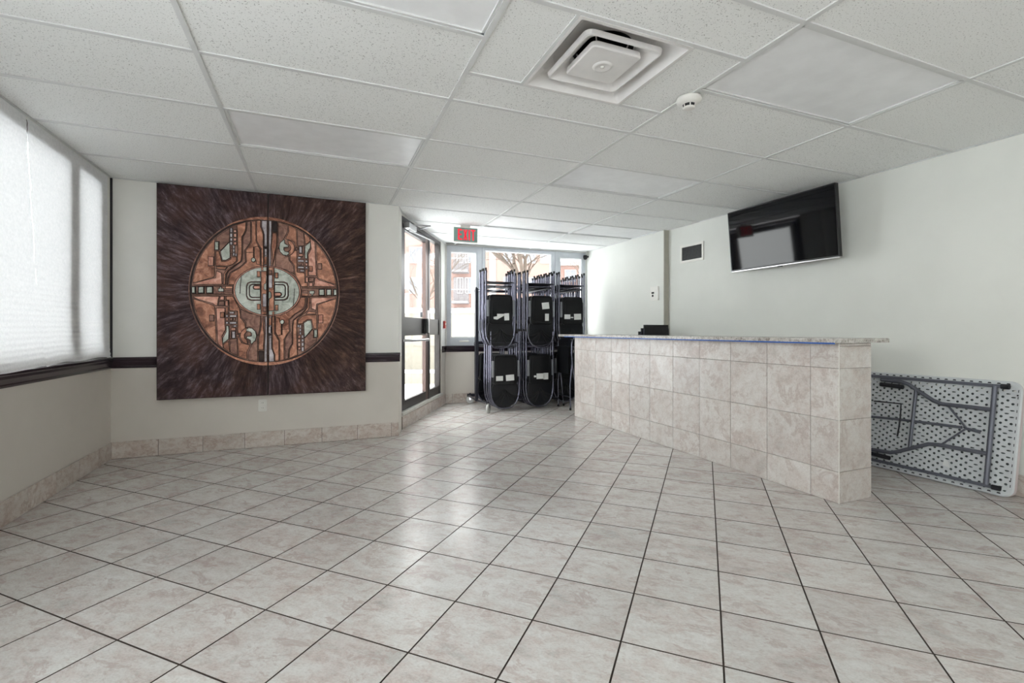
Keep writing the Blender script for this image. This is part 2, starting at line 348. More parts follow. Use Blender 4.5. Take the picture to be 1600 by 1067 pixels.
# floor: grout bed with every tile its own piece
mb = MB(); mb.prism(ROOM, -0.12, -0.004, 'grout'); floor = struct(mb.build('floor'))
PH = -0.7711; SZ = 0.3321; OX, OY = 1.6804, 2.6008
cE, sE = math.cos(PH), math.sin(PH)
rot2 = lambda x, y: (OX+cE*x-sE*y, OY+sE*x+cE*y)
inv2 = lambda x, y: ((x-OX)*cE+(y-OY)*sE, -(x-OX)*sE+(y-OY)*cE)
room_l = [inv2(*p) for p in ROOM]
g = 0.0020
full = MB(); full.prism([(-SZ/2+g, -SZ/2+g), (SZ/2-g, -SZ/2+g), (SZ/2-g, SZ/2-g), (-SZ/2+g, SZ/2-g)], -0.0045, 0.0, 'floor', 0.0012, 'grout'); fullm = full.mesh('floor_tile')
cand = []; rest = MB()
for i in range(-22, 24):
    for j in range(-24, 20):
        x0, y0 = i*SZ, j*SZ; sq = [(x0+g, y0+g), (x0+SZ-g, y0+g), (x0+SZ-g, y0+SZ-g), (x0+g, y0+SZ-g)]
        c = clip(room_l, sq)
        if not c: continue
        isfull = len(c) == 4 and abs((max(p[0] for p in c)-min(p[0] for p in c))-(SZ-2*g)) < 0.002 and abs((max(p[1] for p in c)-min(p[1] for p in c))-(SZ-2*g)) < 0.002
        m = (x0+SZ/2, y0+SZ/2); wc = rot2(*m); d, u, v = pix((wc[0], wc[1], 0))
        vis = d > 0.8 and -250 < u < 1850 and v < 1300 and not (wc[0] > 3.2 and 2.2 < wc[1] < 5.2 and u < 1340)
        cand.append((0 if vis else 1, d, c, m, wc, isfull))
cand.sort(key=lambda t: (t[0], t[1]))
for k, (nv, d, c, m, wc, isfull) in enumerate(cand):
    if k < 296 and not nv:
        if isfull: me = fullm
        else: me = MB().prism([(p[0]-m[0], p[1]-m[1]) for p in c], -0.0045, 0.0, 'floor', 0.0012, 'grout').mesh('floor_tile')
        put('floor_tile', me, floor, None, (wc[0], wc[1], 0.0), (0, 0, PH))
    else: rest.prism(c, -0.0045, 0.0, 'floor', 0.0012, 'grout')
o = put('floor_tiles_beyond', rest.mesh('floor_tiles_beyond'), floor, None, (OX, OY, 0), (0, 0, PH)); o['kind'] = 'stuff'

# ceiling: plenum deck, grid, panels, light troffers
mb = MB(); mb.prism([(p[0], p[1]) for p in ROOM], 2.80, 2.92, 'duct'); ceiling = struct(mb.build('ceiling'))
XE = [-1.748, -0.529, 0.690, 1.909, 3.129, 4.348, 5.567]
YB = lambda b: 2.62+0.6096*b
LIGHTS = {(1, -2), (1, 1), (3, -2), (3, 1), (3, 4), (4, 4), (1, -5), (3, -5), (1, -8), (3, -8)}
tw = 0.012
lights = []
for ci in range(6):
    rows = list(range(-11, 8)) if ci != 2 else [-11, -10, -9, -8, -7, -6, -5, -4, -3, -2, -1.5, -0.5, 0, 1, 2, 3, 4, 5, 6, 7]
    for b0, b1 in zip(rows, rows[1:]):
        x0, x1, y0, y1 = XE[ci]+tw, XE[ci+1]-tw, YB(b0)+tw, YB(b1)-tw
        cells = [(x0, x1)]
        if ci == 2 and b0 == -1.5: cells = [(x0, 1.0-tw), (1.6+tw, x1)]
        for a0, a1 in cells:
            c = clip(ROOM, [(a0, y0), (a1, y0), (a1, y1), (a0, y1)])
            if not c: continue
            mx = sum(p[0] for p in c)/len(c); my = sum(p[1] for p in c)/len(c)
            pl = [(p[0]-mx, p[1]-my) for p in c]
            if (ci, b0) in LIGHTS: lights.append((mx, my, pl, c)); continue
            mp = MB(); mp.prism(pl, 0.006, 0.020, 'ceil', 0); put('ceiling_panel', mp.mesh('ceiling_panel'), ceiling, None, (mx, my, H), (0, 0, 0))
def tee(a, b, c=None):
    pts = clip(ROOM, c)
    if pts: MB().prism(pts, H, H+0.006, 'tee').build('grid_bar', ceiling)
for x in XE[1:-1]:
    tee(0, 0, [(x-tw, -3.5), (x+tw, -3.5), (x+tw, 7.1), (x-tw, 7.1)])
for ci in range(6):
    for b in (range(-10, 8) if ci != 2 else [-10, -9, -8, -7, -6, -5, -4, -3, -2, -1.5, -0.5, 0, 1, 2, 3, 4, 5, 6, 7]):
        tee(0, 0, [(XE[ci]+tw, YB(b)-tw), (XE[ci+1]-tw, YB(b)-tw), (XE[ci+1]-tw, YB(b)+tw), (XE[ci]+tw, YB(b)+tw)])
for x in (1.0, 1.6): tee(0, 0, [(x-tw, YB(-1.5)+tw), (x+tw, YB(-1.5)+tw), (x+tw, YB(-0.5)-tw), (x-tw, YB(-0.5)-tw)])
# perimeter angle
mb = MB()
for i in range(len(ROOM)):
    A, B = ROOM[i], ROOM[(i+1) % len(ROOM)]; F = lineframe(A, B, -1); L = math.hypot(B[0]-A[0], B[1]-A[1]); lbox(mb, F, 0, L, 0.0, 0.016, H-0.001, H+0.004, 'tee')
mb.build('wall_angle', ceiling)
for mx, my, pl, c in lights:
    e = empty('ceiling_light', (mx, my, H))
    if mx < 1 and my > 3: lab = 'unlit ceiling light panel in front of the relief artwork'
    elif mx < 1 and my > 1: lab = 'unlit smooth ceiling light panel at the top left of the air vent'
    elif mx > 3.2: lab = 'unlit ceiling light panel against the far right wall'
    elif mx > 2 and my > 5: lab = 'unlit ceiling light panel nearest the alcove windows'
    elif mx > 2 and my > 3: lab = 'unlit ceiling light panel above the tiled bar counter'
    elif mx > 2 and my > 1: lab = 'unlit smooth ceiling light panel to the right of the smoke detector'
    else: lab = '%s unlit ceiling light panel %s behind the viewer' % ('left' if mx < 1 else 'right', 'just' if my > -1 else ('at the rear wall' if my < -1.9 else 'midway'))
    thing(e, lab, 'ceiling light', 'recessed ceiling light panels')
    n = len(pl); fr = MB()
    for i in range(n):
        A, B = pl[i], pl[(i+1) % n]; L = math.hypot(B[0]-A[0], B[1]-A[1])
        if L < 0.01: continue
        F = lineframe(A, B, -1); lbox(fr, F, 0, L, 0.001, 0.014, 0.004, 0.06, 'tee')
    fr.build('housing_frame', e)
    MB().prism([(p[0]*0.985, p[1]*0.975) for p in pl], 0.012, 0.018, 'diff').build('diffuser', e)
    MB().prism([(p[0]*0.99, p[1]*0.99) for p in pl], 0.06, 0.065, 'tee').build('housing_top', e)

def wallmesh(name, A, B, openings, mat, out, z0=-0.12, z1=2.85, th=0.14):
    F = lineframe(A, B, out); L = math.hypot(B[0]-A[0], B[1]-A[1]); mb = MB()
    ss = sorted({0, L} | {o[0] for o in openings} | {o[1] for o in openings}); zz = sorted({z0, z1} | {o[2] for o in openings} | {o[3] for o in openings})
    for s0, s1 in zip(ss, ss[1:]):
        run = None
        for a, b in list(zip(zz, zz[1:]))+[(None, None)]:
            hole = a is None or any(o[0] <= (s0+s1)/2 <= o[1] and o[2] <= (a+b)/2 <= o[3] for o in openings)
            if not hole: run = (run[0], b) if run else (a, b)
            elif run: lbox(mb, F, s0, s1, -th, 0, run[0], run[1], mat); run = None
    return struct(mb.build(name)), F, L
# left wall: s runs from y=5.06 backwards
BAYS = [(4.485, 4.87), (3.10, 4.35), (1.72, 2.97), (0.34, 1.59)]
wall_left, FL, _ = wallmesh('wall_left', (-1.64, 5.06), (-1.64, -3.5), [(0.06, 5.06-0.22, 0.87, 2.385), (5.2, 8.3, 0.9, 2.3)], 'wall2', -1)
wall_back, FB, _ = wallmesh('wall_back', (-1.64, 5.06), (0.78, 5.06), [], 'wall2', 1)
wall_corner, FC, _ = wallmesh('wall_corner', (0.78, 5.06), (0.86, 5.36), [], 'wall2', 1, th=0.03)
DA = (0.86, 5.36); DB = (1.775, 7.02)
wall_door, FD, LD = wallmesh('wall_door', DA, DB, [(0.0, 1.66, 0.16, 2.40)], 'wall2', 1, th=0.10)
wall_alcove, FA, LA = wallmesh('wall_alcove', (1.775, 7.02), (4.14, 6.89), [(0.02, 2.35, 0.87, 2.39)], 'wall2', 1)
wall_far_right, FR2, LR2 = wallmesh('wall_far_right', (4.14, 6.89), (4.155, 4.98), [], 'wall1', 1, th=0.20)
wall_right, FR, LR = wallmesh('wall_right', (4.225, 4.98), (4.44, -3.5), [], 'wall1', 1)
wall_rear, FX, LX = wallmesh('wall_rear', (4.44, -3.5), (-1.64, -3.5), [], 'wall1', 1)
# the jog where the far right wall steps out, its shadow painted in as darker colour
mb = MB(); mb.box((4.150, 4.972, 0), (4.30, 4.985, 2.4), plain('jog edge paint with shade in colour', rgb(170, 168, 156), 0.7)); struct(mb.build('trim_1'))

# tiled skirting, each tile its own piece
def skirting(name, F, L, joints, z1=0.145, z0=0.0):
    bed = struct(lbox(MB(), F, 0, L, 0.0, 0.006, z0, z1-0.002, 'grout_w').build(name))
    js = [0]+[j for j in joints if 0.02 < j < L-0.02]+[L]
    for a, b in zip(js, js[1:]):
        t = MB(); tf = lambda x, y, z: F(x, z, y)
        t.prism([(a+0.0018, z0+0.002), (b-0.0018, z0+0.002), (b-0.0018, z1), (a+0.0018, z1)], 0.002, 0.011, 'btile', 0.0016, tf=tf)
        t.build('skirting_tile', bed)
P_ = 0.334
skirting('baseboard_left', FL, 8.56, [5.06-(3.79+P_*k) for k in range(3, -25, -1)])
skirting('baseboard_back', FB, 2.42, [-1.30+1.64+P_*k for k in range(0, 8)])
skirting('baseboard_door', FD, LD, [0.12+P_*k for k in range(0, 7)])
skirting('baseboard_alcove', FA, LA, [0.10+P_*k for k in range(0, 8)])
skirting('baseboard_far_right', FR2, LR2, [0.2+P_*k for k in range(0, 7)])
skirting('baseboard_right', FR, LR, [0.25+P_*k for k in range(0, 26)])

# chair rails
PROF = [(0, 0), (0.010, 0), (0.013, 0.012), (0.010, 0.020), (0.016, 0.034), (0.024, 0.050), (0.026, 0.066), (0.034, 0.074), (0.034, 0.090), (0.026, 0.094), (0, 0.094)]
def chair_rail(name, F, s0, s1, z=0.776):
    mb = MB(); n = len(PROF); vs = [F(s_, d, z+h) for s_ in (s0, s1) for d, h in PROF]
    mb.add(vs, [(i, (i+1) % n, (i+1) % n+n, i+n) for i in range(n)]+[tuple(range(n-1, -1, -1)), tuple(range(n, 2*n))], 'rail'); return struct(mb.build(name))
chair_rail('trim_2', FL, 0, 8.5); chair_rail('trim_3', FB, 0, 2.432); chair_rail('trim_4', FD, 1.70, LD); chair_rail('trim_5', FA, 0, LA)
mb = MB(); mb.box((-1.652, 5.046, 0.87), (-1.626, 5.062, 2.4), 'rubberseal'); struct(mb.build('trim_6'))

# ================================================================ WINDOWS AND DOOR
# left wall window behind the paper shades
win1 = struct(empty('window_1', (-1.64, 5.06, 0.87)))
def kid(name, mb, root, label=None):
    """mesh in world coordinates parented to a located root"""
    me = mb.mesh(name); o = put(name, me, root, label); o.matrix_parent_inverse = Matrix.Identity(4)
    off = Matrix.Rotation(-root.rotation_euler.z, 4, 'Z') @ Matrix.Translation(-Vector(root.location)); me.transform(off); return o
mb = MB(); edges = [4.99]+[v for a, b in BAYS for v in (b, a)]+[0.22]
mb.box((-1.72, 0.22, 2.305), (-1.646, 5.0, 2.385), 'leftframe'); mb.box((-1.72, 0.22, 0.87), (-1.646, 5.0, 0.925), 'leftframe')
prev = 5.0
for a, b in BAYS: mb.box((-1.72, b, 0.925), (-1.646, prev, 2.305), 'leftframe'); prev = a
mb.box((-1.72, 0.22, 0.925), (-1.646, prev, 2.305), 'leftframe'); kid('window_frame', mb, win1)
for a, b in BAYS: kid('pane', MB().box((-1.686, a, 0.925), (-1.680, b, 2.305), 'glass'), win1)
win5 = struct(empty('window_5', (-1.64, -1.5, 0.9))); mb = MB()
for y in (-3.24, -2.22, -1.2, -0.17): mb.box((-1.72, y-0.0, 0.9), (-1.65, y+0.05, 2.3), 'leftframe')
mb.box((-1.72, -3.24, 0.9), (-1.65, -0.14, 0.95), 'leftframe'); mb.box((-1.72, -3.24, 2.25), (-1.65, -0.14, 2.3), 'leftframe'); kid('window_frame', mb, win5)
kid('pane', MB().box((-1.69, -3.24, 0.9), (-1.684, -0.14, 2.3), 'glass'), win5)

def shade(name, y0, y1, seed, seam0, seam1):
    rnd = random.Random(seed); NZ, NY = 190, 56; vs = []; ph = [rnd.random()*6 for _ in range(8)]
    for i in range(NZ+1):
        tz = i/NZ; z = 2.392-(2.392-0.868)*tz
        low = max(0, (tz-0.45)/0.55)
        for j in range(NY+1):
            ty = j/NY; y = y0+(y1-y0)*ty
            pl = abs((tz*44) % 1-0.5)*2-0.5
            x = -1.636+0.0035*pl*(0.5+1.1*low)
            x += 0.004*math.sin(y*5+ph[0]+tz*2)*low+0.003*math.sin(y*13+ph[1])*low
            x += 0.030*low**5*(0.75+0.25*math.sin(y*4+ph[2]))
            yy = y
            seam = 0.16*tz+0.004*math.sin(tz*31)+0.003*math.sin(tz*77)
            if seam1 and ty > 0.9: yy += (seam-0.016+0.024*tz**2)*(ty-0.9)*10
            if seam0 and ty < 0.5: yy += (seam+0.002*math.sin(tz*50+1))*(0.5-ty)*2
            zz = z+(0.006*math.sin(y*9+ph[5])+0.010*math.sin(y*2.3+ph[6]))*low**3+0.004*low
            vs.append((max(x, -1.643), min(yy, 4.992), zz))
    fs = [(i*(NY+1)+j, i*(NY+1)+j+1, (i+1)*(NY+1)+j+1, (i+1)*(NY+1)+j) for i in range(NZ) for j in range(NY)]
    mb = MB(); mb.add(vs, fs, 'shade', True); return mb.build(name)
thing(shade('paper_shade', 3.785, 4.985, 1, True, False), 'white pleated paper shade in the corner, over the right end of the left wall window', 'window shade', 'pleated paper shades on the left wall')
o = shade('paper_shade', 1.68, 3.785, 2, False, True); o.location.x = 0.003
thing(o, 'white pleated paper shade running out of the picture at its left edge', 'window shade', 'pleated paper shades on the left wall')

# alcove windows (a band of three)
def alcove_window(name, s0, s1, g0, g1, gz0, gz1, handle=False, label=None):
    root = struct(empty(name, FA((s0+s1)/2, 0, 0.87))); mb = MB()
    for a, b, c, d in ((s0, g0, 0.87, 2.385), (g1, s1, 0.87, 2.385), (g0, g1, 0.87, gz0), (g0, g1, gz1, 2.385)): lbox(mb, FA, a, b, -0.07, 0.004, c, d, 'winframe')
    kid('window_frame', mb, root)
    mb = MB(); t = 0.018
    for a, b, c, d in ((g0, g0+t, gz0, gz1), (g1-t, g1, gz0, gz1), (g0+t, g1-t, gz0, gz0+t), (g0+t, g1-t, gz1-t, gz1)): lbox(mb, FA, a, b, -0.05, -0.006, c, d, 'winwhite')
    kid('glazing_bead', mb, root)
    kid('pane', lbox(MB(), FA, g0+t, g1-t, -0.034, -0.028, gz0+t, gz1-t, 'glass'), root)
    if handle:
        mb = MB(); lbox(mb, FA, (g0+g1)/2-0.07, (g0+g1)/2+0.07, 0.004, 0.016, 0.925, 0.95, 'plastic_w'); mb.tube([FA((g0+g1)/2-0.03, 0.014, 0.94), FA((g0+g1)/2+0.02, 0.04, 0.945), FA((g0+g1)/2+0.075, 0.045, 0.935)], 0.007, 'plastic_w'); kid('window_crank', mb, root)
alcove_window('window_2', 0.022, 0.575, 0.075, 0.487, 0.985, 2.30, True)
alcove_window('window_3', 0.578, 1.80, 0.612, 1.745, 0.955, 2.345)
alcove_window('window_4', 1.803, 2.35, 1.885, 2.292, 0.985, 2.295)

# glazed door with sidelight; s along the wall from its hidden end
door = struct(empty('door_1', FD(0.0, -0.05, 0.19)))
mb = MB(); Zt = 2.385
for a, b, c, d in ((0.0, 0.055, 0.19, Zt), (1.065, 1.135, 0.19, Zt), (1.60, 1.66, 0.19, Zt), (0.055, 1.065, 2.335, Zt), (1.135, 1.60, 2.335, Zt)): lbox(mb, FD, a, b, -0.085, -0.012, c, d, 'bronze')
lbox(mb, FD, 1.135, 1.60, -0.07, -0.02, 0.19, 0.30, 'bronze')
kid('door_frame', mb, door)
leaf_mb = MB()
for a, b, c, d in ((0.058, 0.155, 0.195, 2.33), (0.955, 1.062, 0.195, 2.33), (0.155, 0.955, 0.195, 0.30), (0.155, 0.955, 2.25, 2.33)): lbox(leaf_mb, FD, a, b, -0.065, -0.018, c, d, 'bronze_b' if (a, c) == (0.955, 0.195) else 'bronze')
leaf = kid('door_leaf', leaf_mb, door)
def sub(name, mb, par, root, label=None):
    o = kid(name, mb, root, label); o.parent = par; return o
sub('mid_panel', lbox(MB(), FD, 0.155, 0.955, -0.055, -0.022, 1.04, 1.255, 'bronze'), leaf, door)
sub('pane', lbox(MB(), FD, 0.155, 0.955, -0.052, -0.046, 1.255, 2.25, 'glass'), leaf, door)
sub('pane', lbox(MB(), FD, 0.155, 0.955, -0.052, -0.046, 0.30, 1.04, 'glass'), leaf, door)
mb = MB(); mb.tube([FD(0.10, -0.018, 0.985), FD(0.12, 0.035, 0.985), FD(0.17, 0.05, 0.985), FD(0.84, 0.05, 0.985), FD(0.90, 0.04, 0.98), FD(0.93, 0.0, 0.975), FD(0.93, -0.018, 0.975)], 0.016, 'alum', 10)
sub('push_bar', mb, leaf, door, 'brushed metal push bar')
mb = MB(); lbox(mb, FD, 0.86, 0.945, -0.02, 0.018, 1.06, 1.25, 'rubber'); lbox(mb, FD, 0.915, 0.945, 0.018, 0.036, 1.07, 1.36, 'alum'); sub('pull_handle', mb, leaf, door, 'tall metal pull handle with black backplate')
sub('notice', lbox(MB(), FD, 0.80, 0.90, -0.045, -0.043, 1.27, 1.34, plain('small grey window sticker', rgb(150, 152, 162), 0.6)), leaf, door, 'small grey sticker on the glass')
kid('side_panel', lbox(MB(), FD, 1.135, 1.60, -0.06, -0.024, 1.04, 1.255, 'bronze'), door)
kid('pane', lbox(MB(), FD, 1.135, 1.60, -0.052, -0.046, 1.255, 2.335, 'glass'), door, 'sidelight glass')
kid('pane', lbox(MB(), FD, 1.135, 1.60, -0.052, -0.046, 0.30, 1.04, 'glass'), door, 'sidelight glass')
cl = MB(); lbox(cl, FD, 0.10, 0.36, -0.014, 0.055, 2.262, 2.322, 'alum')
clo = kid('door_closer', cl, door, 'grey metal door closer')
mb = MB(); mb.tube([FD(0.30, 0.03, 2.335), FD(0.42, 0.20, 2.345), FD(0.60, 0.02, 2.35)], 0.009, 'alum'); mb.tube([FD(0.18, 0.02, 2.25), FD(0.75, 0.10, 2.245)], 0.008, 'alum'); sub('closer_arm', mb, clo, door)
led = lbox(MB(), FD, -0.03, 1.66, -0.09, 0.028, 0.16, 0.19, 'stone'); struct(led.build('trim_7'))

# ================================================================ OUTSIDE
R_ = Vector((math.cos(YAW), -math.sin(YAW), 0)); F_ = Vector((math.sin(YAW), math.cos(YAW), 0))
mb = MB(); mb.box((-90, -60, -0.6), (120, 160, -0.25), 'snow'); struct(mb.build('ground'))
rotz = lambda e: e
rw = empty('retaining_wall', (F_*13+R_*1.0)+Vector((0, 0, -0.25)), -YAW)
MB().box((-4.3, 0, 0), (14, 0.35, 1.83), 'concrete').build('wall_body', rw); MB().box((-4.35, -0.05, 1.83), (14, 0.42, 1.95), 'snow').build('snow_cap', rw)
MB().box((-4.3, -0.02, 0.0), (14, -0.001, 0.9), 'concrete').build('wall_footing', rw)
thing(rw, 'beige concrete retaining wall capped with snow outside the alcove windows', 'wall')
def apartment(loc, width, floors, base, label, cols, balc, white):
    e = empty('apartment_building', loc, -YAW); thing(e, label, 'building'); fh = 2.8; top = base+floors*fh
    MB().box((0, 0, -2), (width, 9, top), 'brick').build('brick_wall', e)
    MB().box((-0.2, -0.25, top), (width+0.2, 9.2, top+0.5), 'farwhite').build('parapet', e)
    for a, b in white: MB().box((a, -0.10, -2), (b, 0.05, top), 'farwhite').build('pale_pier', e)
    wm = {}
    for k in range(floors):
        z = base+k*fh
        for (x, wd) in cols:
            if wd not in wm:
                a = MB(); fw = 0.07
                for p in ((0, 0.0, fw, 1.5), (wd-fw, 0, wd, 1.5), (0, 0, wd, fw), (0, 1.5-fw, wd, 1.5), (wd/2-0.03, 0, wd/2+0.03, 1.5)): a.box((p[0], -0.08, p[1]), (p[2], 0.02, p[3]), 'farwhite')
                wm[wd] = (a.mesh('window'), MB().box((fw, -0.03, fw), (wd-fw, 0.01, 1.5-fw), 'farglass').mesh('pane'))
            o = put('window', wm[wd][0], e, None, (x, 0, z+0.8)); put('pane', wm[wd][1], o)
        for (x, wd) in balc:
            if 'b' not in wm:
                a = MB(); a.box((0, -1.4, -0.16), (wd, 0.02, 0.06), 'fargrey')
                r = MB(); n = int(wd/0.16)
                for q in range(n+1): r.box((q*wd/n-0.015, -1.38, 0.06), (q*wd/n+0.015, -1.35, 1.05), 'farrail')
                r.box((0, -1.40, 1.03), (wd, -1.33, 1.10), 'farwhite')
                wm['b'] = (a.mesh('balcony_slab'), r.mesh('railing'))
            o = put('balcony_slab', wm['b'][0], e, None, (x, 0, z)); put('railing', wm['b'][1], o)
            if 'd' not in wm: wm['d'] = MB().box((0, -0.04, 0.1), (0.95*wd, 0.01, 2.3), 'fargrey').mesh('balcony_recess')
            put('balcony_recess', wm['d'], e, None, (x+0.025*wd, 0, z))
    return e
a1 = F_*44+R_*(-21)
apartment((a1.x, a1.y, 0), 25.2, 5, 0.9, 'pale red brick apartment block with stacked grey balconies seen through the left window', [(1.5, 1.3), (4.5, 1.3), (8.0, 1.3), (11.5, 1.3), (15.90, 0.62), (16.65, 0.62), (20.2, 1.0), (22.0, 1.2), (23.6, 1.0)], [(15.55, 1.5), (6.2, 1.5)], [(17.25, 18.0), (18.9, 19.5), (14.2, 14.6)])
a2 = F_*58+R_*5.2
apartment((a2.x, a2.y, 0), 16, 3, 0.6, 'low brick building with flat roof seen through the right window', [(1.2, 1.4), (4.2, 1.4), (7.2, 1.4), (10.4, 1.4), (13.2, 1.4)], [], [(2.9, 3.2)])

def tree(loc, h, seed, label, r0=0.13, split=2):
    rnd = random.Random(seed); e = empty('bare_tree', loc); thing(e, label, 'tree'); tr = MB(); br = MB(); count = [0]
    def grow(p, d, L, r, dep, mb):
        if dep > 6 or r < 0.003 or count[0] > 1500: return
        count[0] += 1; n = 3; pts = [p]; q = Vector(p); dd = Vector(d)
        for i in range(n):
            dd = (dd+Vector((rnd.uniform(-1, 1), rnd.uniform(-1, 1), rnd.uniform(-0.3, 0.6)))*0.13).normalized(); q = q+dd*L/n; pts.append(q.copy())
        r1 = r*0.62; mb.tube(pts, [r+(r1-r)*i/n for i in range(n+1)], 'bark', 6 if dep < 2 else (4 if dep < 4 else 3), cap=False)
        for k in range(split if dep == 0 else rnd.choice((2, 3, 3))):
            ax = Vector((rnd.uniform(-1, 1), rnd.uniform(-1, 1), rnd.uniform(-0.2, 0.5))).normalized()
            nd = (dd+ax*(0.5 if dep == 0 else 0.75)).normalized(); nd.z = max(nd.z, -0.05)
            t = pts[-1] if k == 0 or dep == 0 else pts[rnd.choice((1, 2, 3))]
            grow(t, nd, L*rnd.uniform(0.62, 0.85), r1*rnd.uniform(0.75, 1.0), dep+1, br)
    grow(Vector((0, 0, 0)), Vector((0, 0, 1)), h*0.3, r0, 0, tr)
    tr.build('trunk', e); br.build('branches', e)
p = F_*16+R_*0.5; tree((p.x, p.y, -0.25), 7.5, 5, 'bare branching tree outside the middle alcove window', 0.15, 5)
p = F_*20+R_*-3.6; tree((p.x, p.y, -0.25), 7.0, 11, 'bare twiggy tree beyond the glass door, left of the apartment block', 0.09, 4)
p = F_*22+R_*3.9; tree((p.x, p.y, -0.25), 7.5, 21, 'bare tree behind the right alcove window', 0.10, 3)
p = F_*12+R_*-2.62; kb = empty('snowy_kerb', (p.x, p.y, -0.25), -YAW); MB().box((-6, 0, 0), (1.2, 0.25, 0.28), 'concrete').build('kerb_stone', kb); MB().box((-6, -0.02, 0.28), (1.2, 0.27, 0.34), 'snow').build('snow_cap', kb)
thing(kb, 'low snow-topped concrete kerb seen through the bottom of the glass door', 'kerb')

